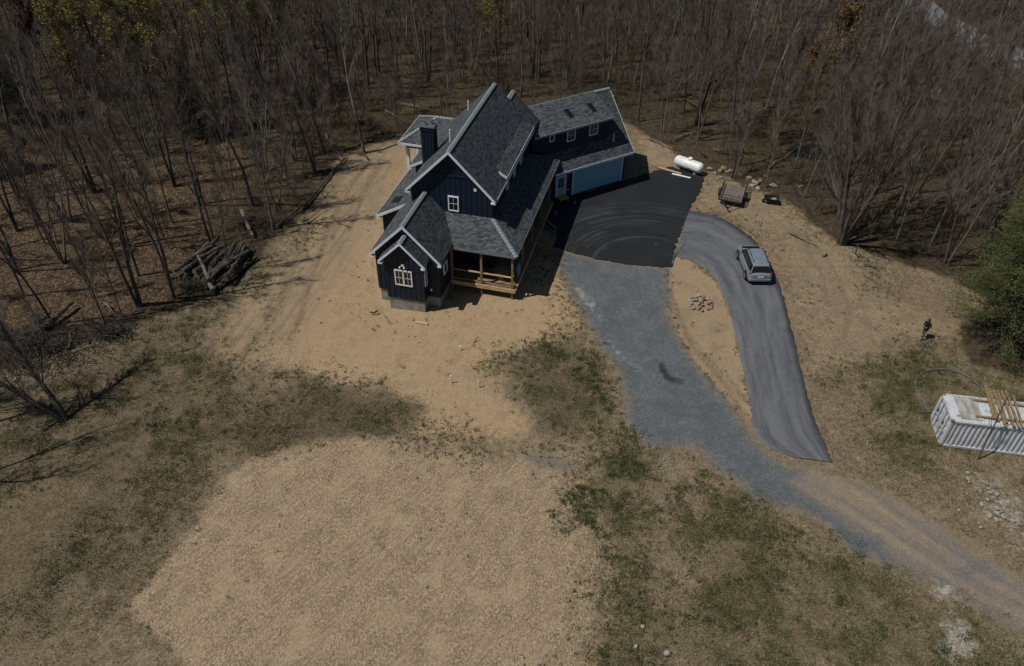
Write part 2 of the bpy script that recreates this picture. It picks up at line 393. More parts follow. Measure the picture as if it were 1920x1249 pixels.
def masks(x, y):
    x, y = np.asarray(x, float), np.asarray(y, float)
    wx = 2.4*(vnoise(x, y, .28, 3)-.5)+.7*(vnoise(x+50, y, 1.3, 2)-.5); wy = 2.4*(vnoise(x+90, y+31, .28, 3)-.5)+.7*(vnoise(x, y+70, 1.3, 2)-.5)
    x0, y0 = x, y; x, y = x+wx, y+wy
    S = lambda p, w: ss(sdist(x, y, p), w); S0 = lambda p, w: ss(sdist(x0+.35*wx, y0+.35*wy, p), w)
    M = {}
    M['yard'] = S(CLEAR, 1.2)
    M['sand'] = np.maximum.reduce([S(SAND, 3.2), S0(ISLAND, .5), .66*S(APRON_S, 2.6), 0.75*S(APRON_R2, 1.2), .5*S(FARSAND, 3)])
    M['lefts'] = S0(LEFTS, 2.5)
    M['dull'] = np.maximum.reduce([S(APRON_S, 3), S(APRON_R2, 2), .55*S0(ISLAND, 1), .8*S(LEFTS, 3)])
    M['rut'] = np.maximum.reduce([np.exp(-(pdist(x0+.25*wx, y0+.25*wy, r_)/w_)**2) for r_, w_ in RUTS])
    M['sand'] = np.clip(M['sand'] - .72*S(DARKP, 1.8) - .40*S(DARKP2, 2.0), 0, 1)
    wv = .7+2.6*np.clip((x0+1)/4, 0, 1)+1.0*np.clip((y0-30)/3, 0, 1); M['field'] = ss(sdist(x0+.45*wx, y0+.45*wy, FIELD)+.3*wv*(x0 > -30), wv)
    M['dark'] = np.maximum.reduce([.66*S(DARKP, 2.0), .58*S(DARKP2, 2.4), .6*S(BANK, .8)])
    M['green'] = np.clip(np.maximum.reduce([.95*S(GREEN_R, 2.2), S(GREEN_R2, 2.5), .50*S(GREEN_L, 3), .9*S(GREEN_C, .7), .40*S(DARKP2, 1.5), .3*S(DARKP, .8)]) - .6*S(DIRT_L, 2), 0, 1)
    M['gravel'] = np.maximum.reduce([S0(GRAVEL, 1.3), .62*S(GSPOT1, .8), .45*S(GSPOT2, 1), .40*S(GSPOT3, 2), .5*S(GSPOT4, .8)])
    M['tan'] = np.maximum.reduce([S0(p, 1.3) for p in TAN]+[.0*x])*(1-.55*S(GSPOT5, 1.8))
    M['pale'] = np.maximum.reduce([.85*S(p, .9) for p in PALE]+[.52*S0(p, .5) for p in SCUFF]+[.45*S(RUBBLE, 1.5), .0*x])
    M['oil'] = S(OIL, .5)
    M['leftlawn'] = S(GREEN_L, 4)
    M['leaf'] = np.maximum(S(OPENLEAF, 3), .8*S(LEAVES_R, .8))
    M['moss'] = np.maximum.reduce([S(p, 3) for p in MOSS])
    return M

def axis(lo, f0, f1, hi, fine, coarse):
    a = list(np.arange(f0, f1+1e-6, fine)); s = fine; v = f1
    while v < hi: s = min(s*1.25, coarse); v += s; a.append(v)
    s = fine; v = f0; L = []
    while v > lo: s = min(s*1.25, coarse); v -= s; L.append(v)
    return np.array(L[::-1]+a)
gx = axis(-420, -38, 42, 420, 0.22, 14); gy = axis(-60, 16, 80, 520, 0.22, 14)
GX, GY = np.meshgrid(gx, gy)
X = GX.ravel(); Y = GY.ravel()
MK = masks(X, Y)
def ground_z(x, y, mk=None):
    mk = mk or masks(x, y)
    z = -0.04 + 0.03*(vnoise(x, y, .9, 3)-.5) + 0.05*(vnoise(x, y, .25, 2)-.5)
    z = z + (1-mk['yard'])*(0.5*(vnoise(x, y, .13, 3)-.5))
    z = z - .07*mk['rut']*mk['yard'] + .05*mk['rut']*vnoise(x, y, 2.5, 2)*mk['yard']
    z = z + .05*mk['green']*(vnoise(x, y, 1.6, 2)-.5)*2 + .04*mk['field']
    return z
Z = ground_z(X, Y, MK)
# a shallow dip where the foundation shows tallest, tracks on the island
dx_, dy_ = G(722, 572); Z -= 0.22*np.exp(-((X-dx_)**2+(Y-dy_)**2)/9.0)
nx, ny = len(gx), len(gy)
idx = np.arange(nx*ny).reshape(ny, nx)
F = np.stack([idx[:-1,:-1].ravel(), idx[:-1,1:].ravel(), idx[1:,1:].ravel(), idx[1:,:-1].ravel()], 1)

def make_ground():
    k = NT("bare_earth_and_turf", 0.95, 0, 0.12)
    p = k.coord("Object")
    n02 = k.noise(p, .10, 4, .6); n1 = k.noise(p, .6, 5, .62); n3 = k.noise(p, 2.2, 5, .68); n9 = k.noise(p, 7, 4, .7); n30 = k.noise(p, 26, 3, .7)
    def fac(name, amp, w=.12, nz=None):
        a = k.attr(name); q = k.math('ADD', a, k.math('MULTIPLY', k.math('SUBTRACT', nz or n3, .5), amp))
        return k.rng(q, .5-w, .5+w)
    # forest floor: dead leaves over dark humus
    vor = k.n("ShaderNodeTexVoronoi"); vor.inputs["Scale"].default_value = 5.5; k.l(p, vor.inputs["Vector"])
    leafc = k.mix(k.rng(vor.outputs["Color"], .2, .8), (0.065, 0.046, 0.029), (0.215, 0.150, 0.092))
    leafc = k.mix(k.rng(n9, .38, .62), (0.045, 0.032, 0.021), leafc)
    floor = k.mix(k.rng(n3, .35, .7), (0.048, 0.036, 0.023), (0.115, 0.088, 0.055))
    floor = k.mix(k.rng(n30, .4, .7, 0, .6), floor, (0.03, 0.024, 0.016))
    mossf = k.math('MULTIPLY', k.attr('moss'), k.rng(n1, .38, .62)); floor = k.mix(k.math('MULTIPLY', mossf, .55), floor, (0.080, 0.072, 0.032))
    floor = k.mix(fac('leaf', .5, .2), floor, leafc)
    # the yard: thin dead turf on brown soil
    yard = k.mix(k.rng(n3, .32, .68), (0.150, 0.113, 0.070), (0.255, 0.200, 0.128))
    yard = k.mix(k.rng(n9, .48, .62, 0, .85), yard, (0.062, 0.052, 0.032))
    yard = k.mix(k.rng(n30, .50, .66, 0, .75), yard, (0.285, 0.235, 0.155))
    yard = k.mix(k.rng(n1, .50, .68, 0, .85), yard, (0.275, 0.212, 0.142)); yard = k.mix(k.math('MULTIPLY', k.attr('rut'), k.rng(n3, .35, .6, .2, .8)), yard, (0.215, 0.168, 0.115)); yard = k.mix(k.math('MULTIPLY', k.attr('leftlawn'), .40), yard, k.mix(k.rng(n9,.38,.6), (0.055,0.045,0.028), (0.125,0.098,0.062))); yard = k.mix(k.rng(n02, .50, .66, 0, .5), yard, (0.225, 0.170, 0.112))  # left lawn darkened: dimmer light put into the colour, with darker dead turf
    gr = k.attr('green')
    gq = k.math('ADD', gr, k.math('MULTIPLY', k.math('SUBTRACT', n1, .5), 1.1))
    gcol = k.mix(k.rng(n9, .35, .65), (0.050, 0.056, 0.020), (0.155, 0.135, 0.065))
    gcol = k.mix(k.rng(n30, .5, .72, 0, .7), gcol, (0.19, 0.155, 0.085))
    yard = k.mix(k.math('MULTIPLY', k.math('MULTIPLY', k.rng(gq, .55, 1.15), k.rng(n3, .40, .62, .12, 1)), .72), yard, gcol)
    col = k.mix(fac('yard', .9, .3, n1), floor, yard)
    # dug subsoil
    sand = k.mix(k.rng(n1, .3, .7), (0.362, 0.262, 0.156), (0.452, 0.331, 0.201))
    sand = k.mix(k.rng(n9, .52, .75, 0, .4), sand, (0.235, 0.168, 0.105))
    sand = k.mix(k.rng(n30, .58, .75, 0, .5), sand, (0.44, 0.35, 0.245))
    sand = k.mix(k.rng(n1, .47, .66, 0, .7), sand, (0.300, 0.214, 0.130)); sdir = np.array(G(680,320))-np.array(G(480,600)); smq = k.n("ShaderNodeMapping", vector_type="TEXTURE"); smq.inputs["Scale"].default_value = (9, .55, 1); smq.inputs["Rotation"].default_value = (0, 0, math.atan2(sdir[1], sdir[0])); k.l(p, smq.inputs[0]); sst = k.noise(smq.outputs[0], 1.0, 4, .65, .6); sand = k.mix(k.math("MULTIPLY", k.rng(sst, .46, .64, 0, .75), k.rng(k.attr("lefts"), .1, .9, .12, 1)), sand, (0.235, 0.165, 0.100)); sand = k.mix(k.math("MULTIPLY", k.attr("rut"), k.rng(n3, .34, .55, .15, .9)), sand, (0.175, 0.122, 0.076)); sand = k.mix(k.math("MULTIPLY", k.attr("dull"), k.rng(n1, .3, .62, .25, .85)), sand, (0.205, 0.168, 0.122))
    col = k.mix(fac('sand', 1.9, .26, k.math('ADD', k.math('MULTIPLY', n3, .55), k.math('MULTIPLY', n9, .45))), col, sand)
    # raked and seeded plot: pale crust with purplish straw mottling
    fp = k.mapping("Object", (1.0, 0.62, 1), (0, 0, 0))
    nf = k.noise(fp, 10, 5, .8, .4); nf2 = k.noise(fp, 1.1, 4, .6)
    field = k.mix(k.rng(k.math('ADD', nf, k.math('MULTIPLY', k.math('SUBTRACT', nf2, .5), .30)), .40, .56), (0.190, 0.142, 0.093), (0.445, 0.342, 0.222))
    field = k.mix(k.rng(n30, .60, .74, 0, .5), field, (0.145, 0.110, 0.078))
    field = k.mix(k.rng(nf2, .48, .66, 0, .3), field, (0.225, 0.172, 0.115)); fsm = k.n('ShaderNodeMapping', vector_type='TEXTURE'); fsm.inputs['Scale'].default_value = (1.6, .16, 1); fsm.inputs['Rotation'].default_value = (0, 0, math.radians(52)); k.l(p, fsm.inputs[0]); fst = k.noise(fsm.outputs[0], 1.0, 5, .7, 1.2); field = k.mix(k.rng(fst, .46, .62, 0, .7), field, (0.225, 0.170, 0.115)); nf3 = k.noise(p, .42, 4, .6); field = k.mix(k.rng(nf3, .50, .68, 0, .55), field, (0.420, 0.325, 0.210)); field = k.mix(k.rng(k.noise(p, 3.3, 5, .75), .54, .68, 0, .55), field, (0.175, 0.132, 0.092))
    col = k.mix(fac('field', 2.2, .28, k.math('ADD', k.math('MULTIPLY', n3, .6), k.math('MULTIPLY', n9, .4))), col, field)
    darkc = k.mix(k.rng(n9, .35, .65), (0.070, 0.054, 0.034), (0.165, 0.128, 0.082))
    col = k.mix(fac('dark', 1.1, .2), col, darkc)
    # crushed blue stone
    v2 = k.n("ShaderNodeTexVoronoi"); v2.inputs["Scale"].default_value = 21; k.l(p, v2.inputs["Vector"])
    gv = k.mix(k.rng(v2.outputs["Color"], .15, .85), (0.090, 0.101, 0.109), (0.165, 0.181, 0.192))
    gv = k.mix(k.rng(n1, .40, .62, 0, .6), gv, (0.086, 0.103, 0.118))
    gv = k.mix(k.rng(n3, .50, .72, 0, .5), gv, (0.172, 0.184, 0.190))
    tp = k.mapping("Object", (1, 1, 1), (0, 0, 0))
    smp = k.n('ShaderNodeMapping', vector_type='TEXTURE'); smp.inputs['Scale'].default_value = (14, 1.0, 1); smp.inputs['Rotation'].default_value = (0, 0, math.radians(-44.7)); k.l(p, smp.inputs[0]); stk = k.noise(smp.outputs[0], 1.0, 4, .6, .5); tanf = fac('tan', 1.2, .35, n1); gv = k.mix(k.math('MULTIPLY', tanf, k.math('MULTIPLY', k.rng(stk, .32, .72, .42, 1), k.rng(n3, .25, .6, .6, .95))), gv, (0.315, 0.240, 0.165)); gv = k.mix(k.math('MULTIPLY', tanf, k.rng(n9, .5, .7, 0, .4)), gv, (0.21, 0.175, 0.135))
    gv = k.mix(k.math('MULTIPLY', k.rng(k.attr('gravel'), .98, .55), k.rng(n3, .35, .62, .05, .9)), gv, (0.235, 0.185, 0.130)); gv = k.mix(k.math('MULTIPLY', fac('oil', .8, .25), .85), gv, (0.028, 0.034, 0.040))
    col = k.mix(fac('gravel', 1.7, .16, k.math('ADD', k.math('MULTIPLY', n3, .6), k.math('MULTIPLY', n9, .4))), col, gv)
    col = k.mix(k.math('MULTIPLY', fac('pale', 1.6, .3), .7), col, (0.46, 0.44, 0.40))
    # clods, pebbles and dead stalks: fine grain everywhere, weakest on the fresh sand
    n13 = k.noise(p, 8.5, 5, .85, .3); gsc = k.rng(n13, .36, .64, .48, 1.50, False); gcb = k.n('ShaderNodeCombineColor'); [k.l(gsc, gcb.inputs[q]) for q in range(3)]
    gw = k.math('SUBTRACT', 1.0, k.math('MULTIPLY', k.attr('sand'), .62)); gw = k.math('MULTIPLY', gw, k.math('SUBTRACT', 1.0, k.math('MULTIPLY', k.attr('gravel'), .55))); gw = k.math('MULTIPLY', gw, k.math('SUBTRACT', 1.0, k.math('MULTIPLY', k.attr('field'), .5))); gw = k.math('MAXIMUM', gw, k.math('MULTIPLY', k.attr('dull'), .85))
    col = k.mix(gw, col, k.mix(1.0, col, gcb.outputs[0], 'MULTIPLY'))
    h = k.math('ADD', k.math('MULTIPLY', nf, .9), k.math('MULTIPLY', n30, .35))
    h2 = k.math('ADD', h, k.math('MULTIPLY', n9, .6))
    k.bump(k.math('ADD', h2, k.math('MULTIPLY', n13, .9)), .55, .10)
    return k.out(col)
ground = np_mesh("ground", np.stack([X, Y, Z], 1), F, make_ground(), attrs=MK, smooth=True)
tag(ground, kind="structure")

def sheet(name, poly, mat, z, jag=0.06, step=0.3, seed=1):
    """a paved surface: outline resampled and roughened, flat top with a real edge"""
    r = np.random.default_rng(seed); pts = []
    n = len(poly)
    for i in range(n):
        a, b = np.array(poly[i]), np.array(poly[(i+1) % n]); L = np.linalg.norm(b-a); kx = max(1, int(L/step))
        for j in range(kx): pts.append(a+(b-a)*j/kx + r.normal(0, jag, 2)*(1 if j else .4))
    bm = bmesh.new(); top = [bm.verts.new((p[0], p[1], z)) for p in pts]; bot = [bm.verts.new((p[0], p[1], z-.25)) for p in pts]
    bm.faces.new(top)
    for i in range(len(pts)): bm.faces.new((top[i], bot[i], bot[(i+1) % len(pts)], top[(i+1) % len(pts)]))
    bmesh.ops.recalc_face_normals(bm, faces=bm.faces[:]); bmesh.ops.triangulate(bm, faces=[f for f in bm.faces if len(f.verts) > 4])
    me = bpy.data.meshes.new(name); bm.to_mesh(me); bm.free(); me.materials.append(mat)
    o = bpy.data.objects.new(name, me); C.objects.link(o); return o

def make_fresh_asphalt():
    k = NT("fresh_asphalt", 0.82, 0, 0.25)
    p = k.coord("Object"); cxy = G(1200, 383); cxy = (cxy[0]-.3, cxy[1]-10.0)
    mp = k.n("ShaderNodeMapping"); mp.inputs["Location"].default_value = (-cxy[0], -cxy[1], 0); k.l(p, mp.inputs[0])
    sx = k.n("ShaderNodeSeparateXYZ"); k.l(mp.outputs[0], sx.inputs[0])
    rr = k.math('SQRT', k.math('ADD', k.math('POWER', sx.outputs[0], 2.0), k.math('POWER', k.math('MULTIPLY', sx.outputs[1], 1.0), 2.0)))
    cb = k.n("ShaderNodeCombineXYZ"); k.l(rr, cb.inputs[0])
    wig = k.noise(p, .35, 2); k.l(k.math('MULTIPLY', wig, .5), cb.inputs[1])
    ring = k.noise(cb.outputs[0], 2.6, 5, .75); big = k.noise(p, .33, 3); fine = k.noise(p, 30, 2)
    band = k.math('MULTIPLY', k.rng(rr, 3.6, 5.2), k.rng(rr, 10.4, 10.0))
    sw = k.math('MULTIPLY', k.math('MULTIPLY', k.rng(ring, .47, .64), band), k.rng(big, .35, .6, .35, 1))
    col = k.mix(k.rng(fine, .3, .7), (0.011, 0.0125, 0.016), (0.020, 0.022, 0.026))
    col = k.mix(k.rng(big, .45, .7, 0, .5), col, (0.026, 0.028, 0.032))
    col = k.mix(k.math('MULTIPLY', sw, .6), col, (0.085, 0.088, 0.094))
    dust = k.rng(k.noise(p, .9, 4, .7), .60, .78, 0, .5); col = k.mix(k.math('MULTIPLY', dust, k.rng(rr, 6.2, 3.6)), col, (0.11, 0.105, 0.095))
    k.bump(fine, .25, .01)
    return k.out(col)
apron = sheet("asphalt", GP([(1030,372),(1072,369),(1166,341),(1240,318),(1262,313),(1322,331),(1310,362),(1292,394),(1274,440),(1264,470),(1258,500),(1225,500),(1190,497),(1150,491),(1110,483),(1075,475),(1050,466),(1000,452),(1005,410)]), make_fresh_asphalt(), 0.045, .07, .3, 4)
tag(apron, kind="structure")

def make_drive():
    k = NT("grey_driveway_asphalt", 0.85, 0, 0.25)
    uv = k.coord("UV"); p = k.coord("Object")
    st = k.mapping("UV", (5.0, 0.12, 1)); s1 = k.noise(st, 1.6, 4, .6, .3); s2 = k.noise(k.mapping("UV", (2.4, .05, 1)), 2.0, 2)
    f = k.noise(p, 24, 3, .7); b = k.noise(p, .6, 4, .6)
    col = k.mix(k.rng(s1, .30, .72), (0.074, 0.080, 0.092), (0.142, 0.148, 0.162))
    col = k.mix(k.rng(s2, .45, .65, 0, .35), col, (0.15, 0.156, 0.168)); col = k.mix(k.rng(k.noise(p, 2.4, 5, .7), .54, .72, 0, .6), col, (0.165, 0.165, 0.165)); tl = k.n('ShaderNodeSeparateXYZ'); k.l(uv, tl.inputs[0]); tr_ = k.math('ADD', k.rng(k.math('ABSOLUTE', k.math('SUBTRACT', tl.outputs[0], .30)), .09, .02), k.rng(k.math('ABSOLUTE', k.math('SUBTRACT', tl.outputs[0], .66)), .09, .02)); col = k.mix(k.math('MULTIPLY', tr_, k.rng(b, .3, .65, .1, .5)), col, (0.17, 0.175, 0.185)); cr = k.n('ShaderNodeTexVoronoi', feature='DISTANCE_TO_EDGE'); cr.inputs['Scale'].default_value = .45; k.l(k.mapping('Object'), cr.inputs['Vector']); col = k.mix(k.math('MULTIPLY', k.rng(cr.outputs['Distance'], .012, .0), k.rng(b, .45, .6, 0, .6)), col, (0.04, 0.042, 0.046))
    col = k.mix(k.rng(f, .55, .75, 0, .6), col, (0.21, 0.215, 0.225))
    col = k.mix(k.rng(b, .55, .75, 0, .5), col, (0.060, 0.065, 0.074))
    k.bump(f, .3, .012)
    return k.out(col)
# the strip drive, from its meeting with the apron down to the dirt track
DL = [(1260,500),(1262,478),(1300,489),(1328,505),(1346,528),(1360,560),(1372,595),(1384,645),(1395,695),(1405,745),(1411,792),(1422,825),(1455,846),(1490,858)]
DR = [(1291,394),(1345,405),(1380,424),(1412,448),(1440,484),(1456,520),(1468,555),(1480,600),(1492,650),(1505,705),(1519,760),(1533,803),(1548,838),(1562,868)]
Lp = np.array(GP(DL)); Rp = np.array(GP(DR)); vs = []; uv = []; acc = 0
ts = np.linspace(0, len(DL)-1, 110)
itp = lambda P, t: np.array([np.interp(t, range(len(P)), P[:,0]), np.interp(t, range(len(P)), P[:,1])])
NA = 9
for q, t in enumerate(ts):
    a, b = itp(Lp, t), itp(Rp, t)
    if q: acc += np.linalg.norm((a+b)/2-prev)
    prev = (a+b)/2
    ja, jb = rng.normal(0, .05), rng.normal(0, .05)
    for s in range(NA):
        w = s/(NA-1); pnt = a+(b-a)*w
        e = (ja if s == 0 else jb if s == NA-1 else 0); pnt = pnt + (b-a)/np.linalg.norm(b-a)*e
        vs.append((pnt[0], pnt[1], 0.030+.02*(1-(2*w-1)**2) - (.25 if s in (0, NA-1) else 0)*0)); uv.append((w, acc))
vs = np.array(vs); n = len(ts)
base = len(vs)
skL = vs[0::NA].copy(); skL[:,2] -= .25; skR = vs[NA-1::NA].copy(); skR[:,2] -= .25
V = np.concatenate([vs, skL, skR]); UVS = np.concatenate([np.array(uv), np.array(uv)[0::NA], np.array(uv)[NA-1::NA]])
Fd = []
for q in range(n-1):
    for s in range(NA-1): Fd.append((q*NA+s, q*NA+s+1, (q+1)*NA+s+1, (q+1)*NA+s))
    Fd.append((q*NA, (q+1)*NA, base+q+1, base+q)); Fd.append((q*NA+NA-1, base+n+q, base+n+q+1, (q+1)*NA+NA-1))
drive = np_mesh("driveway", V, np.array(Fd), make_drive(), smooth=False, uv=UVS); tag(drive, kind="structure")

# the road that passes beyond the trees, top of the picture on the far side
road_m = plain("worn_road", (0.155, 0.16, 0.165), (0.20, 0.205, 0.21), .5, .9)
pad_m = plain("tank_pad_stone", (0.24, 0.25, 0.25), (0.15, 0.155, 0.16), 6, .95, bump=.4)
road = sheet("road", GP([(1620,-40),(1700,-40),(1775,30),(1850,72),(1920,98),(2060,150),(2060,205),(1920,138),(1840,103),(1760,58),(1690,8)]), road_m, .30, .25, 2.0, 9); tag(road, kind="structure")
pad = sheet("gravel_pad", GP([(1248,314),(1262,311),(1326,326),(1318,333),(1262,322)]), pad_m, .03, .08, .3, 5); tag(pad, kind="structure")
puddle_m = NT("puddle_water", 0.05, 0, .6).out((0.012, 0.014, 0.020))
puddle = sheet("water", GP([(1478,283),(1500,272),(1535,273),(1560,284),(1556,297),(1530,300),(1492,293)]), puddle_m, .16, .12, .5, 6); tag(puddle, kind="structure")
# ------------------------------------------------------------------ the house
HX, HY, HAZ = 0.24, 46.87, math.radians(13.889)
house = thing("house", "dark navy board-and-batten house with grey shingle roofs and an angled garage", "house", (HX, HY, 0), -HAZ)
def H2W(u, v, z=0):
    return (HX+u*math.cos(HAZ)+v*math.sin(HAZ), HY-u*math.sin(HAZ)+v*math.cos(HAZ), z)
# garage frame (a along its front, b to its back) inside the house frame
_g = (5.14-HX, 62.419-HY); GU0 = (_g[0]*math.cos(HAZ)-_g[1]*math.sin(HAZ), _g[0]*math.sin(HAZ)+_g[1]*math.cos(HAZ)); GZ = 0.126
_ra = math.radians(45.0)
def g(a, b, z): return (GU0[0]+a*math.cos(_ra)-b*math.sin(_ra), GU0[1]+a*math.sin(_ra)+b*math.cos(_ra), z+GZ)

RT = 0.16   # roof slab thickness
def wall_prism(poly_uz, v0, v1):
    mb = MB(); mb.hexa([(u, v0, z) for u, z in poly_uz], [(u, v1, z) for u, z in poly_uz]); return mb
def battens_front(mb, v, u0, u1, z0, ztop, step=0.40, w=0.06, d=0.03):
    u = u0+step/2
    while u < u1:
        zt = ztop(u)
        if zt > z0+.1: mb.box((u-w/2, v-d, z0), (u+w/2, v+.01, zt))
        u += step
def battens_side(mb, u, v0, v1, z0, z1, sgn, step=0.40, w=0.06, d=0.03):
    v = v0+step/2
    while v < v1:
        mb.box((u-.01*sgn, v-w/2, z0), (u+d*sgn, v+w/2, z1)); v += step
def rake(mb, p, q, h=0.24, t=0.05, nv=(0,-1,0)):
    """sloping board on a gable's edge, standing proud along nv"""
    p, q, nv = Vector(p), Vector(q), Vector(nv)*t
    dn = Vector((0,0,-h))
    mb.add([p, q, q+dn, p+dn, p+nv, q+nv, q+nv+dn, p+nv+dn], [(0,1,2,3),(7,6,5,4),(0,4,5,1),(1,5,6,2),(2,6,7,3),(3,7,4,0)])

# --- main two-storey block
MU0, MU1, MUM = -8.982, -2.128, -5.555
MZR, MZE, MV0, MV1 = 10.553, 7.043, 2.05, 14.33
mz = lambda u: MZR-abs(u-MUM)*(MZR-MZE)/(MU1-MUM)
mb = wall_prism([(-8.68,-.2),(-2.446,-.2),(-2.446,mz(-2.446)-.17),(MUM,MZR-.17),(-8.68,mz(-8.68)-.17)], 2.391, 14.0)
battens_front(mb, 2.391, -8.68, -2.446, 3.0, lambda u: mz(u)-.2)
mb.box((-8.60, 2.345, 8.42), (-2.52, 2.40, 8.55)) if False else None
battens_side(mb, -2.446, 2.5, 14.0, 4.0, 6.75, 1)
mb.build("wall", navy, house)
mb = MB(); mb.box((-7.35, 2.335, 8.40), (-3.75, 2.395, 8.52)); mb.build("belt_trim", navy_trim, house)
mb = MB()
mb.slab([(MUM,MV0,MZR),(MUM,MV1,MZR),(MU1,MV1,MZE),(MU1,MV0,MZE)][::-1], RT)
mb.slab([(MU0,MV0,MZE),(MU0,MV1,MZE),(MUM-.001,MV1,MZR),(MUM-.001,MV0,MZR)][::-1], RT)
roof_main = mb.build("roof", shingle, house)
def ridge_cap(p, q, parent, w=.17, drop=.11, lift=.035):
    """a folded row of cap shingles along a ridge or hip"""
    p, q = Vector(p), Vector(q); d = (q-p).normalized(); s = d.cross(Vector((0,0,1))).normalized()*w; L = (q-p).length
    up_ = Vector((0,0,lift)); dn = Vector((0,0,-drop)); m_ = MB()
    ring = lambda c: [c-s+dn+up_, c+up_, c+s+dn+up_, c+s+dn, c, c-s+dn]
    m_.add(ring(p)+ring(q), [(0,1,7,6),(1,2,8,7),(2,3,9,8),(3,4,10,9),(4,5,11,10),(5,0,6,11),(0,5,4,3,2,1),(6,7,8,9,10,11)])
    o = m_.build("ridge_cap", ridge_m, parent)
    # strip coordinates so the caps repeat along the ridge
    me = o.data; lay = me.uv_layers[0].data
    for lp in me.loops:
        c = me.vertices[lp.vertex_index].co; lay[lp.index].uv = ((c-p).dot(d), (c-p).dot(s))
    return o
ridge_cap((MUM,MV0-.02,MZR),(MUM,MV1,MZR), roof_main)
mb = MB(); rake(mb,(MUM,MV0,MZR-.01),(MU1,MV0,MZE-.01)); rake(mb,(MU0,MV0,MZE-.01),(MUM,MV0,MZR-.01))
mb.box((MU0-.01,MV0-.052,MZE-.27),(MU0+.34,MV0+.34,MZE-.17)); mb.box((MU1-.34,MV0-.052,MZE-.27),(MU1+.01,MV0+.34,MZE-.17))
mb.build("rake_board", fascia, roof_main)
mb = MB(); mb.box((MU1-.02,MV0+.36,MZE-.26),(MU1+.03,MV1,MZE-.03)); mb.build("eave_board", fascia, roof_main)

# --- right shed dormer, its eave over the porch roof
DZ, DV0, DV1 = 7.40, 5.15, 13.9
du = -2.09
s_at = lambda z: MUM+(MZR-z)/((MZR-MZE)/(MU1-MUM))
dslope = .60
d_in = (MZR-DZ + dslope*du + (MZR-MZE)/(MU1-MUM)*MUM*1.0)   # solve junction with the main slope
ms = (MZR-MZE)/(MU1-MUM)
uj = (MZR + ms*MUM - DZ - dslope*du)/(ms-dslope)
zj = MZR-ms*(uj-MUM)
mb = MB(); mb.slab([(uj-.05,DV0,zj+.03),(du,DV0,DZ),(du,DV1,DZ),(uj-.05,DV1,zj+.03)], .13)
rd = mb.build("dormer_roof", shingle, house)
mb = MB(); rake(mb,(uj+.3,DV0,zj+.03-dslope*.35),(du,DV0,DZ-.01),.2,.05); mb.box((du-.02,DV0,DZ-.22),(du+.03,DV1,DZ-.02)); mb.build("rake_board", fascia, rd)
mb = MB(); mb.hexa([(-2.44,DV0+.2,6.5),(-2.44,13.8,6.5),(uj+.25,13.8,6.5),(uj+.25,DV0+.2,6.5)], [(-2.44,DV0+.2,DZ-.16+dslope*.35),(-2.44,13.8,DZ-.16+dslope*.35),(uj+.25,13.8,zj-.2),(uj+.25,DV0+.2,zj-.2)])
mb.build("dormer_wall", navy, house)

# --- left shed wing behind the chimney
mb = wall_prism([(-10.02,-.2),(-8.6,-.2),(-8.6,6.9),(-10.02,6.45)], 6.95, 14.0); battens_front(mb, 6.95, -10.02, -8.7, 3.5, lambda u: 6.45); mb.build("wall", navy, house)
mb = MB(); mb.slab([(-10.42,6.6,6.36),(-8.85,6.6,7.185),(-8.85,MV1,7.185),(-10.42,MV1,6.36)], .15); r2 = mb.build("roof", shingle, house)
mb = MB(); rake(mb,(-10.42,6.6,6.35),(-8.9,6.6,7.15),.2); mb.box((-10.45,6.548,6.10),(-10.15,6.9,6.20)); mb.build("rake_board", fascia, r2)

# --- left lean-to
LS = .552
lz = lambda u: 3.2+(u+12.39)*LS
mb = MB(); mb.hexa([(-12.0,4.12,-.2),(-8.66,4.12,-.2),(-8.66,13.2,-.2),(-12.0,13.2,-.2)], [(-12.0,4.12,lz(-12.0)-.18),(-8.66,4.12,lz(-8.66)-.18),(-8.66,13.2,lz(-8.66)-.18),(-12.0,13.2,lz(-12.0)-.18)])
battens_front(mb, 4.12, -12.0, -9.9, .9, lambda u: lz(u)-.2); mb.build("wall", navy, house)
mb = MB(); mb.slab([(-12.39,3.83,3.2),(-8.67,3.83,lz(-8.67)),(-8.67,13.4,lz(-8.67)),(-12.39,13.4,3.2)], RT); r3 = mb.build("roof", shingle, house)
mb = MB(); rake(mb,(-12.39,3.83,3.19),(-8.69,3.83,lz(-8.69)-.01)); mb.box((-12.40,3.778,2.93),(-12.03,4.1,3.03)); mb.box((-12.43,3.83,2.96),(-12.385,13.4,3.16)); mb.build("rake_board", fascia, r3)
mb = MB(); mb.slab([(-11.56,5.05,lz(-11.56)+.07),(-10.85,4.75,lz(-10.85)+.07),(-10.75,5.6,lz(-10.75)+.07),(-11.46,5.95,lz(-11.46)+.07)], .05); mb.build("roof_hatch", black, r3)

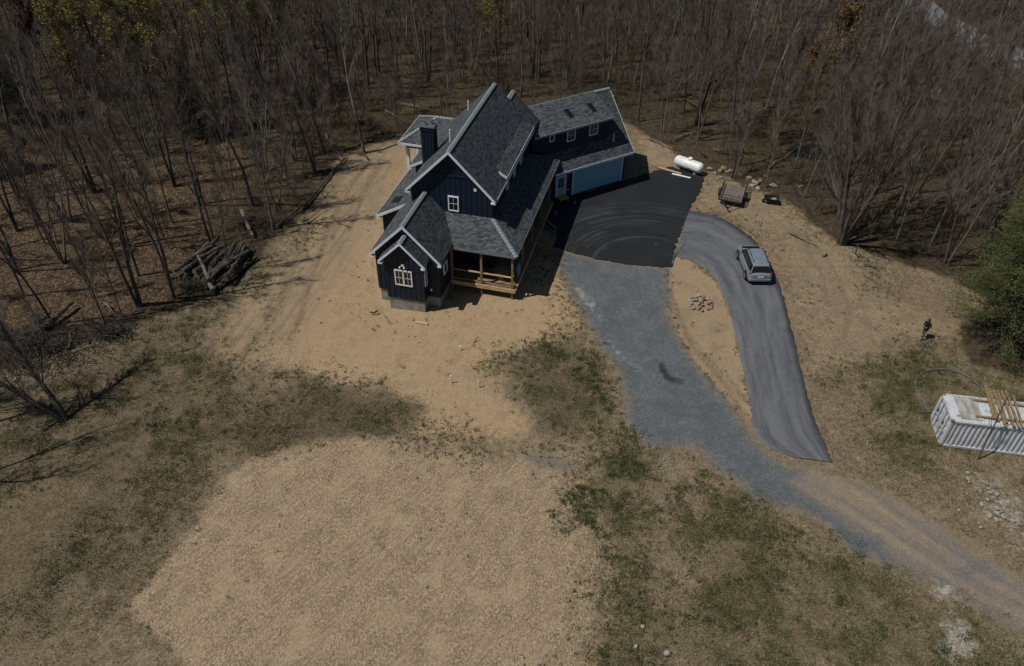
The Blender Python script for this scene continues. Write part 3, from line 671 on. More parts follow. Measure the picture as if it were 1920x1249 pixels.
# --- front gabled wing
WL, WR, WM, WZP, WZE, WV0 = -10.291, -4.865, -7.578, 6.886, 4.109, -2.479
wz = lambda u: WZP-abs(u-WM)*(WZP-WZE)/(WR-WM)
mb = wall_prism([(-9.949,.90),(-5.116,.90),(-5.116,wz(-5.116)-.17),(WM,WZP-.17),(-9.949,wz(-9.949)-.17)], -2.245, 4.3)
battens_front(mb, -2.245, -9.949, -5.116, .92, lambda u: wz(u)-.2); battens_side(mb, -5.116, -2.2, 2.3, .92, 4.0, 1)
mb.build("wall", navy, house)
mb = MB(); mb.box((-9.85,-2.15,-.6),(-5.2,4.2,.898)); mb.box((-8.85,-2.95,-.6),(-6.12,-2.14,.898)); mb.build("foundation", concrete, house)
mb = MB()
mb.slab([(WM,WV0,WZP),(WM,4.35,WZP),(WR,4.35,WZE),(WR,WV0,WZE)][::-1], RT); mb.slab([(WL,WV0,WZE),(WL,4.35,WZE),(WM-.001,4.35,WZP),(WM-.001,WV0,WZP)][::-1], RT)
rw = mb.build("roof", shingle, house)
ridge_cap((WM,WV0-.02,WZP),(WM,2.38,WZP), rw)
mb = MB(); rake(mb,(WM,WV0,WZP-.01),(WR,WV0,WZE-.01)); rake(mb,(WL,WV0,WZE-.01),(WM,WV0,WZP-.01))
mb.box((WL-.01,WV0-.052,WZE-.27),(WL+.33,WV0+.22,WZE-.17)); mb.box((WR-.27,WV0-.052,WZE-.27),(WR+.01,WV0+.22,WZE-.17)); mb.build("rake_board", fascia, rw)

# --- small bump-out
BL, BR, BM, BZP, BZE, BV0 = -9.252, -5.746, -7.499, 6.063, 4.291, -3.395
bz = lambda u: BZP-abs(u-BM)*(BZP-BZE)/(BR-BM)
mb = wall_prism([(-8.93,.905),(-6.045,.905),(-6.045,bz(-6.045)-.17),(BM,BZP-.17),(-8.93,bz(-8.93)-.17)], -3.035, -2.2)
battens_front(mb, -3.035, -8.93, -6.045, .92, lambda u: bz(u)-.2); battens_side(mb, -6.045, -3.0, -2.25, .92, 4.1, 1)
mb.build("wall", navy, house)
mb = MB(); mb.box((-8.75,-3.09,3.55),(-6.1,-3.03,3.64)); mb.build("belt_trim", navy_trim, house)
mb = MB()
mb.slab([(BM,BV0,BZP),(BM,-2.2,BZP),(BR,-2.2,BZE),(BR,BV0,BZE)][::-1], .13); mb.slab([(BL,BV0,BZE),(BL,-2.2,BZE),(BM-.001,-2.2,BZP),(BM-.001,BV0,BZP)][::-1], .13)
rb = mb.build("roof", shingle, house)
ridge_cap((BM,BV0-.02,BZP),(BM,-2.25,BZP), rb)
mb = MB(); rake(mb,(BM,BV0,BZP-.01),(BR,BV0,BZE-.01),.2); rake(mb,(BL,BV0,BZE-.01),(BM,BV0,BZP-.01),.2)
mb.box((BL-.01,BV0-.052,BZE-.24),(BL+.33,BV0+.33,BZE-.14)); mb.box((BR-.3,BV0-.052,BZE-.24),(BR+.01,BV0+.33,BZE-.14)); mb.build("rake_board", fascia, rb)

# --- wrap-around porch roof
PZE, PZT, PV1, PU = 4.013, 5.392, 2.391, -2.446
v_end = 15.45
mb = MB(); mb.slab([(-4.70,0,PZE),(0,0,PZE),(PU,PV1,PZT),(-6.16,PV1,PZT)], .15)
mb.slab([(0,.0,PZE),(0,v_end,PZE),(PU,v_end+PU,PZT),(PU,PV1,PZT)], .15)
rp = mb.build("porch_roof", shingle, house)
ridge_cap((.02,-.02,PZE),(PU,PV1,PZT), rp, .16, .05, .05)
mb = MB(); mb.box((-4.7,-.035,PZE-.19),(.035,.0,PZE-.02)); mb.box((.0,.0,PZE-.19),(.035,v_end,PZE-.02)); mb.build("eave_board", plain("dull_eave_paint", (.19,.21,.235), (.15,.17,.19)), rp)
mb = MB(); mb.hexa([(-.06,v_end-.12,2.9),(PU,v_end+PU-.12,2.9),(PU,v_end+PU-.3,2.9),(-.06,v_end-.3,2.9)], [(-.06,v_end-.12,PZE-.16),(PU,v_end+PU-.12,PZT-.18),(PU,v_end+PU-.3,PZT-.18),(-.06,v_end-.3,PZE-.16)]); mb.build("gable_infill", navy, house)
# porch floor, posts, rails
mb = MB(); mb.box((-5.05,.12,.80),(-.12,2.36,.905)); mb.box((-2.42,2.36,.80),(-.12,13.4,.905))
for k in range(34):
    u = -5.0+k*.143
    mb.box((u,.10,.906),(u+.135,2.36,.93))
for k in range(16):
    mb.box((-2.40+k*.143,2.37,.906),(-2.27+k*.143,13.4,.93))
mb.build("porch_deck", lumber, house)
mb = MB(); mb.box((-5.08,.05,.62),(-.10,.115,.94)); mb.box((-.115,.12,.62),(-.05,13.4,.94)); mb.build("deck_joist", lumber_fresh, house)
PP = [(-5.0,.235),(-2.72,.235),(-.349,.235)]+[(-.349,v) for v in (3.4,6.6,9.8,13.0)]
for (u, v) in PP:
    mb = MB(); mb.box((u-.075,v-.075,.93),(u+.075,v+.075,3.66)); po = mb.build("porch_post", lumber, house)
    mb = MB(); mb.box((u-.055,v-.055,-.35),(u+.055,v+.055,.80)); mb.build("post_leg", lumber_old, po)
mb = MB(); mb.box((-5.05,.16,3.66),(-.27,.31,3.88)); mb.box((-.43,.31,3.66),(-.27,13.1,3.88)); mb.build("porch_beam", lumber, house)
for (p, q) in ((0,1),(1,2)):
    mb = MB(); mb.box((PP[p][0]+.08,.17,1.90),(PP[q][0]-.08,.30,1.95)); rl = mb.build("porch_rail", lumber_fresh, house)
    mb = MB(); mb.box((PP[p][0]+.08,.21,1.08),(PP[q][0]-.08,.26,1.14)); mb.build("lower_rail", lumber, rl)
for (p, q) in ((2,3),(3,4),(5,6)):
    mb = MB(); mb.box((-.41,PP[p][1]+.08,1.85),(-.28,PP[q][1]-.08,1.90)); rl = mb.build("porch_rail", lumber, house)
    mb = MB(); mb.box((-.37,PP[p][1]+.08,1.08),(-.32,PP[q][1]-.08,1.14)); mb.build("lower_rail", lumber, rl)
# porch steps on the right-hand side
st = MB()
for k in range(4): st.box((-.05+k*.30,7.2,.72-k*.20-.05),(.27+k*.30,9.2,.72-k*.20))
st.hexa([(-.05,7.16,-.05),(1.15,7.16,-.05),(1.15,7.2,-.05),(-.05,7.2,-.05)],[(-.05,7.16,.86),(1.15,7.16,.12),(1.15,7.2,.12),(-.05,7.2,.86)])
st.hexa([(-.05,9.2,-.05),(1.15,9.2,-.05),(1.15,9.24,-.05),(-.05,9.24,-.05)],[(-.05,9.2,.86),(1.15,9.2,.12),(1.15,9.24,.12),(-.05,9.24,.86)])
so = st.build("porch_steps", lumber_old, house)
for v in (7.2, 9.2):
    mb = MB(); mb.box((1.0,v-.045,-.05),(1.09,v+.045,1.05)); mb.bar((-.25,v,1.88),(1.05,v,1.02),.09,.05); mb.bar((-.25,v,1.30),(1.05,v,.5),.07,.04); mb.build("stair_rail", lumber, so)

# --- rear: connector gable and back porch
CU, CZ = -4.38, 9.45
mb = wall_prism([(-6.4,-.2),(-2.5,-.2),(-2.5,7.2),(CU,CZ-.2),(-6.4,7.3)], 13.9, 15.6); mb.build("wall", navy, house)
mb = MB(); ce = CU+2.3; mb.slab([(CU,13.2,CZ),(CU,15.85,CZ),(ce,15.85,CZ-ms*2.3),(ce,13.2,CZ-ms*2.3)][::-1], .15); mb.slab([(CU-2.3,13.2,CZ-ms*2.3),(CU-2.3,15.85,CZ-ms*2.3),(CU-.001,15.85,CZ),(CU-.001,13.2,CZ)][::-1], .15)
rc = mb.build("roof", shingle, house); ridge_cap((CU,14.2,CZ),(CU,15.85,CZ), rc, .2, .14)
E0, E1, EV0, EV1, EZ, ER = -13.88, -8.6, 13.02, 18.5, 4.8, 6.3
mb = MB()
mb.slab([(E0,EV0,EZ),(E1,EV0,EZ),(E1,15.75,ER),(-11.15,15.75,ER)], .15); mb.slab([(E0,EV0,EZ),(-11.15,15.75,ER),(E0,EV1,EZ)], .15); mb.slab([(E0,EV1,EZ),(-11.15,15.75,ER),(E1,15.75,ER),(E1,EV1,EZ)], .15)
re_ = mb.build("roof", shingle, house)
ridge_cap((E0,EV0,EZ),(-11.15,15.75,ER), re_, .16, .05, .05); ridge_cap((E0,EV1,EZ),(-11.15,15.75,ER), re_, .16, .05, .05); ridge_cap((-11.15,15.75,ER),(E1,15.75,ER), re_, .17, .09)
mb = MB(); mb.box((E0-.03,EV0-.04,EZ-.22),(E1,EV0,EZ-.02)); mb.box((E0-.04,EV0,EZ-.22),(E0,EV1,EZ-.02)); mb.build("eave_board", white, re_)
mb = MB(); mb.box((E0+.5,EV0+.4,EZ-.62),(E1,EV0+.6,EZ-.17)); mb.box((E0+.5,EV0+.62,EZ-.62),(E0+.7,EV1-.4,EZ-.17)); mb.build("porch_beam", navy, house)
for (u, v) in ((E0+.62,EV0+.52),(E0+.62,15.9),(E0+.62,EV1-.5)):
    mb = MB(); mb.box((u-.13,v-.13,-.1),(u+.13,v+.13,EZ-.6)); mb.build("porch_post", white, house)
mb = MB(); mb.bar((E0+.62,EV0+.9,1.9),(E0+.62,15.7,3.6),.09); mb.build("brace", lumber_fresh, house)
mb = wall_prism([(-9.6,-.2),(-8.4,-.2),(-8.4,5.9),(-9.6,5.6)], 13.9, 18.2); mb.build("wall", navy, house)
mb = MB(); mb.box((-13.6,13.4,.5),(-9.6,18.3,.75)); mb.build("porch_deck", lumber_old, house)

# --- chimney
ch = MB(); ch.box((-8.96,5.82,3.6),(-7.97,6.70,10.2)); 
for u in (-8.72,-8.46,-8.2): ch.box((u-.03,5.79,4.0),(u+.03,5.83,9.9))
for v in (6.05,6.3,6.52): ch.box((-7.98,v-.03,4.0),(-7.94,v+.03,9.9))
cho = ch.build("chimney", navy, house)
mb = MB(); mb.box((-9.01,5.77,9.92),(-7.92,6.75,10.12)); mb.build("chimney_trim", navy_trim, cho)
mb = MB(); mb.box((-9.06,5.72,10.2),(-7.87,6.80,10.25)); mb.build("chimney_cap", steel, cho)
for (u, v, r) in ((-8.68,6.12,.13),(-8.25,6.36,.15)):
    mb = MB(); mb.tube([(u,v,10.25),(u,v,10.52)], r*.8, 12); mb.tube([(u,v,10.5),(u,v,10.6)], r, 12); mb.build("flue_pipe", steel, cho)
# roof pipes
for (u, v, hgt, par) in ((-6.38,5.05,.95,roof_main),(-7.3,12.6,.75,roof_main)):
    mb = MB(); mb.tube([(u,v,mz(u)-.1),(u,v,mz(u)+hgt)], .06, 10); mb.build("vent_pipe", pvc, par)

# --- garage
GEb, GEz, GRb, GRz = -.738, 3.043, 3.77, 7.384
gz_ = lambda b: GRz-abs(b-GRb)*(GRz-GEz)/(GRb-GEb)
A0, A1 = -3.2, 5.75
def gpr(poly_bz, a0, a1):
    mb = MB(); mb.hexa([g(a0,b,z) for b, z in poly_bz], [g(a1,b,z) for b, z in poly_bz]); return mb
mb = gpr([(0,-.4),(7.5,-.4),(7.5,gz_(7.5)-.17),(GRb,GRz-.17),(0,gz_(0)-.17)], A0, A1)
mb.build("garage_wall", navy, house)
mb = MB(); mb.slab([g(-2.33,GEb,GEz),g(6.07,GEb,GEz),g(6.07,GRb,GRz),g(-3.3,GRb,GRz)], RT); mb.slab([g(6.07,8.278,GEz),g(-3.3,8.278,GEz),g(-3.3,GRb+.001,GRz),g(6.07,GRb+.001,GRz)], RT)
gr_ = mb.build("garage_roof", shingle, house)
ridge_cap(g(-3.35,GRb,GRz),g(6.09,GRb,GRz), gr_)
mb = MB(); 
mb.hexa([g(-2.33,GEb-.04,GEz-.24),g(6.07,GEb-.04,GEz-.24),g(6.07,GEb,GEz-.24),g(-2.33,GEb,GEz-.24)],[g(-2.33,GEb-.04,GEz-.03),g(6.07,GEb-.04,GEz-.03),g(6.07,GEb,GEz-.03),g(-2.33,GEb,GEz-.03)])
gn = Vector(g(1,0,0))-Vector(g(0,0,0))
rake(mb, g(6.07,GEb,GEz-.01), g(6.07,GRb,GRz-.01), .24, .05, gn); rake(mb, g(6.07,8.27,GEz-.01), g(6.07,GRb,GRz-.01), .24, .05, gn)
mb.build("rake_board", fascia, gr_)
mb = MB(); mb.tube([g(4.4,.3,3.7),g(4.4,.3,4.75)], .055, 10); mb.build("vent_pipe", pvc, gr_)
# garage shed dormer
Deb, Dez, Da0, Da1 = .3, 6.36, -3.9, 4.34
mb = MB(); mb.slab([g(Da0,Deb,Dez),g(Da1,Deb,Dez),g(Da1,GRb-.05,GRz+.02),g(Da0,GRb-.05,GRz+.02)], .14)
dr = mb.build("dormer_roof", shingle, house)
mb = MB(); mb.hexa([g(Da0,Deb-.04,Dez-.2),g(Da1,Deb-.04,Dez-.2),g(Da1,Deb,Dez-.2),g(Da0,Deb,Dez-.2)],[g(Da0,Deb-.04,Dez-.02),g(Da1,Deb-.04,Dez-.02),g(Da1,Deb,Dez-.02),g(Da0,Deb,Dez-.02)]); mb.build("eave_board", plain("shade_darkened_paint", (.34,.39,.44), (.29,.34,.39)), dr)  # eave board darkened: shade of this side is put into its colour
sl = (GRz-Dez)/(GRb-Deb)
mb = gpr([(.6,4.0),(3.2,4.0),(3.2,Dez+sl*2.9-.16),(.6,Dez+sl*.3-.16)], Da0, 4.05); mb.build("dormer_wall", navy, house)
# skylights in the dormer roof
for a, dd in ((.52,1),(2.92,2)):
    bz0 = lambda b: Dez+sl*(b-Deb)
    mb = MB(); p = [(a-.24,1.40),(a+.24,1.40),(a+.24,2.40),(a-.24,2.40)]
    mb.hexa([g(x,b,bz0(b)-.05) for x, b in p],[g(x,b,bz0(b)+.10) for x, b in p]); sk = mb.build("skylight", navy_trim, dr)
    q = [(a-.17,1.47),(a+.17,1.47),(a+.17,2.33),(a-.17,2.33)]
    mb = MB(); mb.hexa([g(x,b,bz0(b)+.05) for x, b in q],[g(x,b,bz0(b)+.115) for x, b in q]); mb.build("pane", NT("skylight_glass_%d" % dd, .08, 0, .4).out((.006,.012,.012)), sk)

# --- windows: frame > pane, bars, all in a local frame (origin, x axis, outward normal)
def window(o, ux, nv, w, h, cols=2, rows=2, sashes=1, name="window", f=.085):
    o, ux, nv = Vector(o), Vector(ux).normalized(), Vector(nv).normalized(); uz = Vector((0,0,1))
    P = lambda x, z, d: o+ux*x+uz*z+nv*d
    def blk(mb, x0, x1, z0, z1, d0, d1): mb.hexa([P(x0,z0,d0),P(x1,z0,d0),P(x1,z1,d0),P(x0,z1,d0)],[P(x0,z0,d1),P(x1,z0,d1),P(x1,z1,d1),P(x0,z1,d1)])
    fr = MB(); blk(fr,0,w,0,f,-.02,.07); blk(fr,0,w,h-f,h,-.02,.07); blk(fr,0,f,f,h-f,-.02,.07); blk(fr,w-f,w,f,h-f,-.02,.07)
    for s in range(1, sashes): blk(fr,w*s/sashes-f*.6,w*s/sashes+f*.6,f,h-f,-.02,.068)
    fo = fr.build(name, white, house)
    pn = MB(); blk(pn,f*.9,w-f*.9,f*.9,h-f*.9,-.02,.036); pn.build("pane", glass, fo)
    gb = MB(); sw = w/sashes
    for s in range(sashes):
        for c in range(1, cols): x = s*sw+f*.6+(sw-1.2*f)*c/cols; blk(gb,x-.011,x+.011,f,h-f,.03,.052)
        for r in range(1, rows): z = f+(h-2*f)*r/rows; blk(gb,s*sw+f,(s+1)*sw-f,z-.012,z+.012,.03,.05)
    if cols*rows > 1: gb.build("window_bars", white, fo)
    return fo
window((-5.81,2.391-.03,5.57),(1,0,0),(0,-1,0),.82,1.24)
window((-8.20,-3.035-.03,2.18),(1,0,0),(0,-1,0),1.32,1.34,2,2,2)
window((-6.045+.03,-2.92,2.24),(0,1,0),(1,0,0),.44,1.22,1,2)
window((-5.116+.03,-1.45,2.42),(0,1,0),(1,0,0),.75,.95,1,2)
for v in (6.2,8.35,10.5): window((-2.446+.03,v,5.58),(0,1,0),(1,0,0),.62,.95,2,2)
gx_, gn_ = Vector(g(1,0,0))-Vector(g(0,0,0)), Vector(g(0,-1,0))-Vector(g(0,0,0))
for (a, z, w, h, c) in ((-2.27,5.44,.50,.62,1),(-.46,5.0,.86,1.08,2),(1.86,5.0,.92,1.08,2)):
    window(Vector(g(a,.6,z))+gn_*.0, gx_, gn_, w, h, c, 2 if c > 1 else 1)
# garage door, its frame and the side door
def gbox(mb, a0, a1, b0, b1, z0, z1): mb.hexa([g(a0,b0,z0),g(a1,b0,z0),g(a1,b1,z0),g(a0,b1,z0)],[g(a0,b0,z1),g(a1,b0,z1),g(a1,b1,z1),g(a0,b1,z1)])
mb = MB()
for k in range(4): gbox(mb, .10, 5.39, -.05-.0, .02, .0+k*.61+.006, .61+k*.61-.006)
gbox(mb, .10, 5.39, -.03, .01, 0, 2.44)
gd = mb.build("garage_door", door_blue, house)
mb = MB(); gbox(mb,-.03,.10,-.075,.0,-.02,2.52); gbox(mb,5.39,5.52,-.075,.0,-.02,2.52); gbox(mb,.10,5.39,-.075,.0,2.44,2.56); mb.build("door_frame", white, gd)
mb = MB(); gbox(mb,2.55,2.95,-.07,-.045,.25,.29); mb.build("handle", blacksteel, gd)
mb = MB(); gbox(mb,-1.66,-.80,-.045,.02,.22,2.12); sd_ = mb.build("side_door", door_blue, house)
mb = MB(); gbox(mb,-1.78,-1.66,-.07,.0,.18,2.24); gbox(mb,-.80,-.68,-.07,.0,.18,2.24); gbox(mb,-1.66,-.80,-.07,.0,2.12,2.24); mb.build("door_frame", white, sd_)
mb = MB(); gbox(mb,-1.50,-.96,-.052,.0,1.12,1.98); mb.build("pane", glass, sd_)
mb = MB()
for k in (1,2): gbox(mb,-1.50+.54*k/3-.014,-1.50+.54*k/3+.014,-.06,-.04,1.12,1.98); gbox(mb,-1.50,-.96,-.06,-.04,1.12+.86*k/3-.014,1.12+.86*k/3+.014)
mb.build("window_bars", door_blue, sd_)
mb = MB(); mb.tube([g(-.90,-.05,1.05),g(-.90,-.11,1.05)], .03, 8); mb.tube([g(-.90,-.11,1.05),g(-1.0,-.11,1.05)], .018, 6); mb.build("handle", blacksteel, sd_)
mb = MB(); gbox(mb,-.45,-.38,-.04,.0,.55,.75); mb.build("outlet_box", white, house)
# small fittings on the front walls
mb = MB(); mb.box((-3.82,2.33,7.46),(-3.62,2.40,7.66)); mb.build("wall_vent", white, house)
mb = MB(); mb.box((-7.62,-3.10,3.86),(-7.46,-3.03,4.0)); fl = mb.build("floodlight", white, house)
for s in (-.17, .17):
    mb = MB(); mb.tube([(-7.54+s*.4,-3.09,3.95),(-7.54+s,-3.2,3.84)], .018, 6); mb.tube([(-7.54+s,-3.17,3.88),(-7.54+s,-3.27,3.80)], [.035,.06], 10); mb.build("lamp_head", white, fl)
mb = MB(); mb.box((-5.87,-2.31,1.48),(-5.72,-2.24,1.66)); mb.build("outlet_box", white, house)
mb = MB(); mb.box((-5.086,.3,1.2),(-5.04,.42,1.4)); mb.build("outlet_box", white, house)
mb = MB(); mb.box((-3.25,2.36,.93),(-2.65,2.40,3.0)); mb.build("porch_door", navy_trim, house)

# ------------------------------------------------------------------ things about the house
def lathe_thing(name, label, cat, loc, prof, mat, n=20):
    t = thing(name, label, cat, loc); mb = MB(); mb.lathe(prof, n); return t, mb
sp = thing("cable_spool", "round wooden cable spool lying on the front porch deck", "spool", H2W(-1.45,1.25,.93))
for z in (0, .75):
    mb = MB(); mb.lathe([(.0,z),(.62,z),(.62,z+.06),(.0,z+.06)], 28); mb.build("flange", lumber_old, sp)
mb = MB(); mb.lathe([(.28,.05),(.28,.76)], 20); mb.build("drum", lumber, sp)
bk = thing("bucket", "blue plastic bucket in the shade beside the asphalt", "bucket", G(1041,404)+(.045,))
mb = MB(); mb.lathe([(.13,.0),(.16,.36),(.175,.36),(.175,.38),(.15,.38),(.125,.03),(.0,.03)], 20); mb.build("pail", blue_plastic, bk)
mb = MB(); mb.tube([(.17*math.cos(a), -.06-.05*math.sin(a), .36-.1*math.sin(a)) for a in np.linspace(0, math.pi, 10)], .006, 6); mb.build("handle", steel, bk)
ys = thing("door_step", "yellow-topped wooden step in front of the garage side door", "step", H2W(*g(-1.24,-.42,0)[:2], .045), -HAZ+_ra)
mb = MB(); mb.box((-.48,-.36,.34),(.48,.36,.39)); mb.build("tread", yellow, ys)
for x in (-.4, .4):
    for y in (-.28, .28):
        mb = MB(); mb.box((x-.04,y-.04,0),(x+.04,y+.04,.34)); mb.build("leg", lumber_old, ys)
mb = MB(); mb.box((-.36,-.30,.22),(.36,-.26,.33)); mb.box((-.36,.26,.22),(.36,.30,.33)); mb.build("apron", lumber_old, ys)
tp_ = thing("cloth_sheet", "pale blue sheet hung over the porch rail at its right side", "sheet", H2W(-.345,1.9,0), -HAZ)
mb = MB(); mb.hexa([(.09,-.45,.98),(.12,.45,1.0),(.115,.45,1.0),(.085,-.45,.98)],[(.08,-.45,1.93),(.08,.45,1.93),(.07,.45,1.93),(.07,-.45,1.93)]); mb.hexa([(-.08,-.45,1.92),(.08,-.45,1.92),(.08,.45,1.92),(-.08,.45,1.92)],[(-.08,-.45,1.935),(.08,-.45,1.935),(.08,.45,1.935),(-.08,.45,1.935)]); mb.build("sheet_cloth", blue_tarp, tp_)
# ------------------------------------------------------------------ silver car on the drive
def make_car():
    t = thing("parked_car", "silver sport utility car parked on the grey strip of drive", "car", (18.98, 51.48, .055), math.radians(0.5))
    S = [(-2.26,.70,.74,.70,.40,.60,.80),(-2.20,.82,.87,.83,.32,.62,.95),(-2.02,.88,.91,.87,.26,.65,1.04),(-1.4,.89,.915,.88,.24,.62,1.05),(-.5,.89,.91,.88,.22,.6,1.04),(.6,.89,.91,.87,.22,.6,1.02),(1.2,.89,.915,.85,.23,.6,1.00),(1.75,.86,.89,.78,.25,.58,.93),(2.12,.76,.80,.66,.3,.52,.80),(2.24,.62,.66,.52,.36,.5,.66)]
    vs, fs = [], []
    for (y,ws,wm,wb,zb,zm,zt) in S:
        half = [(ws*.9,zb),(ws,zb+.06),(wm,zm),(wb,zt),(wb*.9,zt+.035),(wb*.45,zt+.065)]
        prof = [(-x,z) for x,z in half]+[(0,zt+.075)]+[(x,z) for x,z in half[::-1]]
        vs += [(x,y,z) for x,z in prof]
    n = 13
    for i in range(len(S)-1):
        for k in range(n-1): fs.append((i*n+k,i*n+k+1,(i+1)*n+k+1,(i+1)*n+k))
        fs.append((i*n+n-1,i*n,(i+1)*n,(i+1)*n+n-1))
    fs.append(tuple(range(n))); fs.append(tuple(range((len(S)-1)*n+n-1,(len(S)-1)*n-1,-1)))
    mb = MB(); mb.add(vs, fs); body = mb.build("body", paint, t, smooth=True)
    sb = body.modifiers.new("subd", 'SUBSURF'); sb.levels = 2; sb.render_levels = 2
    base = [(.79,-2.06,1.03),(.86,-1.45,1.07),(.86,-.4,1.06),(.84,.45,1.04),(.76,1.48,1.00)]
    top = [(.60,-1.80,1.55),(.635,-1.3,1.645),(.645,-.4,1.69),(.63,.0,1.68),(.58,.38,1.64)]
    mb = MB()
    L = [(-x,y,z) for x,y,z in base]; R = base; LT = [(-x,y,z) for x,y,z in top]; RTp = top; MT = [(0,y,z+.03) for x,y,z in top]
    vv = L+R+LT+RTp+MT; ff = []
    for i in range(4):
        ff += [(i,i+1,10+i+1,10+i),(5+i+1,5+i,15+i,15+i+1),(10+i,10+i+1,20+i+1,20+i),(20+i,20+i+1,15+i+1,15+i)]
    ff += [(0,10,20,15,5),(4,9,19,24,14)]
    mb.add(vv, ff); cabin = mb.build("roof", paint, t, smooth=False, bevel=.055)
    def quad(name, a, b, c, d, ins=(.08,.08,.08,.08), off=.012, m=glass):
        a,b,c,d = map(Vector, (a,b,c,d)); P = lambda u,v: (a*(1-u)+b*u)*(1-v)+(d*(1-u)+c*u)*v
        l,r,bt,tp = ins; nn = (b-a).cross(d-a).normalized()
        q = [P(l,bt),P(1-r,bt),P(1-r,1-tp),P(l,1-tp)]
        mb = MB(); mb.hexa([x-nn*.02 for x in q],[x+nn*off for x in q]); return mb.build(name, m, t)
    quad("rear_window", (-.80,-2.07,1.03),(.80,-2.07,1.03),(.60,-1.80,1.55),(-.60,-1.80,1.55),(.02,.02,.02,.08))
    quad("windscreen", (.76,1.48,1.00),(-.76,1.48,1.00),(-.58,.38,1.64),(.58,.38,1.64),(.05,.05,-.06,.07))
    mb = MB(); mb.hexa([(-.70,1.44,.98),(.70,1.44,.98),(.66,1.60,.97),(-.66,1.60,.97)],[(-.70,1.44,1.075),(.70,1.44,1.075),(.66,1.60,1.06),(-.66,1.60,1.06)]); mb.build("cowl", black, t)
    for s in (-1, 1):
        for i,(l,r) in ((0,(.12,.03)),(1,(.02,.03)),(2,(.03,.02)),(3,(.02,.26))):
            a,b = base[i],base[i+1]; c,dd = top[i+1],top[i]
            q = [(s*p[0],p[1],p[2]) for p in (a,b,c,dd)]
            if s < 0: q = [q[1],q[0],q[3],q[2]]; l, r = r, l
            quad("side_window", *q, ins=(l,r,.05,.10))
        mb = MB(); mb.hexa([(s*.70,-2.20,.84),(s*.86,-2.13,.84),(s*.86,-2.0,.84),(s*.70,-2.05,.84)],[(s*.66,-2.19,1.0),(s*.87,-2.10,1.06),(s*.87,-1.92,1.07),(s*.66,-2.02,1.02)]); mb.build("tail_light", red_lens, t)
        mb = MB(); mb.hexa([(s*.52,2.17,.62),(s*.72,2.04,.62),(s*.72,1.9,.64),(s*.52,2.0,.64)],[(s*.50,2.12,.80),(s*.72,1.97,.86),(s*.70,1.82,.88),(s*.50,1.95,.85)]); mb.build("headlight", clear_lens, t)
        mb = MB(); mb.hexa([(s*.86,.70,1.03),(s*1.05,.66,1.05),(s*1.05,.80,1.05),(s*.86,.84,1.03)],[(s*.86,.70,1.16),(s*1.06,.67,1.18),(s*1.05,.79,1.18),(s*.86,.82,1.16)]); mb.build("door_mirror", paint if s < 0 else black, t, bevel=.02)
        mb = MB(); mb.tube([(s*.55,-1.45,1.70),(s*.55,-.4,1.755),(s*.53,.30,1.735)], .017, 6)
        for y, z in ((-1.4,1.66),(-.5,1.71),(.25,1.68)): mb.box((s*.55-.03,y-.05,z-.03),(s*.55+.03,y+.05,z+.06))
        mb.build("roof_rail", black, t)
        mb = MB(); mb.box((s*.885,-.75,.86),(s*.925,-.55,.90)); mb.box((s*.885,.25,.86),(s*.925,.45,.90)); mb.build("door_handle", paint, t)
        mb = MB(); mb.box((s*.88,-1.0,.24),(s*.905,1.0,.34)); mb.build("sill", black, t)
    mb = MB()
    for x in (-.36,-.18,0,.18,.36): mb.hexa([(x-.02,-1.55,1.60),(x+.02,-1.55,1.60),(x+.02,.25,1.66),(x-.02,.25,1.66)],[(x-.02,-1.55,1.655),(x+.02,-1.55,1.655),(x+.02,.25,1.715),(x-.02,.25,1.715)])
    mb.build("roof_rib", paint, cabin, bevel=.005)
    mb = MB(); mb.tube([(.0,-1.58,1.68),(.0,-1.66,1.77)], [.03,.012], 6); mb.build("antenna", black, t)
    mb = MB(); mb.hexa([(-.78,-2.285,.42),(.78,-2.285,.42),(.84,-2.15,.42),(-.84,-2.15,.42)],[(-.80,-2.30,.62),(.80,-2.30,.62),(.86,-2.15,.66),(-.86,-2.15,.66)]); mb.build("bumper", paint, t, bevel=.03)
    mb = MB(); mb.box((-.22,-2.285,.74),(.22,-2.235,.84)); mb.build("number_plate", white, t)
    mb = MB(); mb.box((-.5,-2.265,.87),(.5,-2.235,.905)); mb.build("tailgate_trim", alloy, t)
    for s in (-1, 1):
        for y in (-1.38, 1.38):
            w = bpy.data.objects.new("wheel", None); C.objects.link(w); w.parent = t; w.location = (s*.845, y, .335); w.rotation_euler = (0, math.radians(90)*s, 0)
            mb = MB(); mb.lathe([(.21,-.12),(.32,-.12),(.345,-.08),(.345,.08),(.32,.13),(.215,.13),(.21,.0)], 28); mb.build("tyre", rubber, w, smooth=False)
            mb = MB(); mb.lathe([(.215,.02),(.215,.12),(.19,.115),(.18,.05)], 24)
            for k in range(5):
                a = k*2*math.pi/5; mb.bar((.03*math.cos(a),.03*math.sin(a),.11),(.205*math.cos(a),.205*math.sin(a),.115),.065,.03)
            mb.lathe([(.0,.13),(.06,.13),(.06,.08)], 12); mb.build("rim", alloy, w)
    for s in (-1, 1):
        for y in (-1.38, 1.38):
            mb = MB(); mb.lathe([(.0,s*.80),(.415,s*.80),(.415,s*.922),(.0,s*.922)], 24, 'x', (0,y,.36)); mb.build("wheel_arch", black, t)
    mb = MB(); mb.box((-.84,-2.0,.14),(.84,2.0,.30)); mb.build("underbody", black, t)
    return t
make_car()

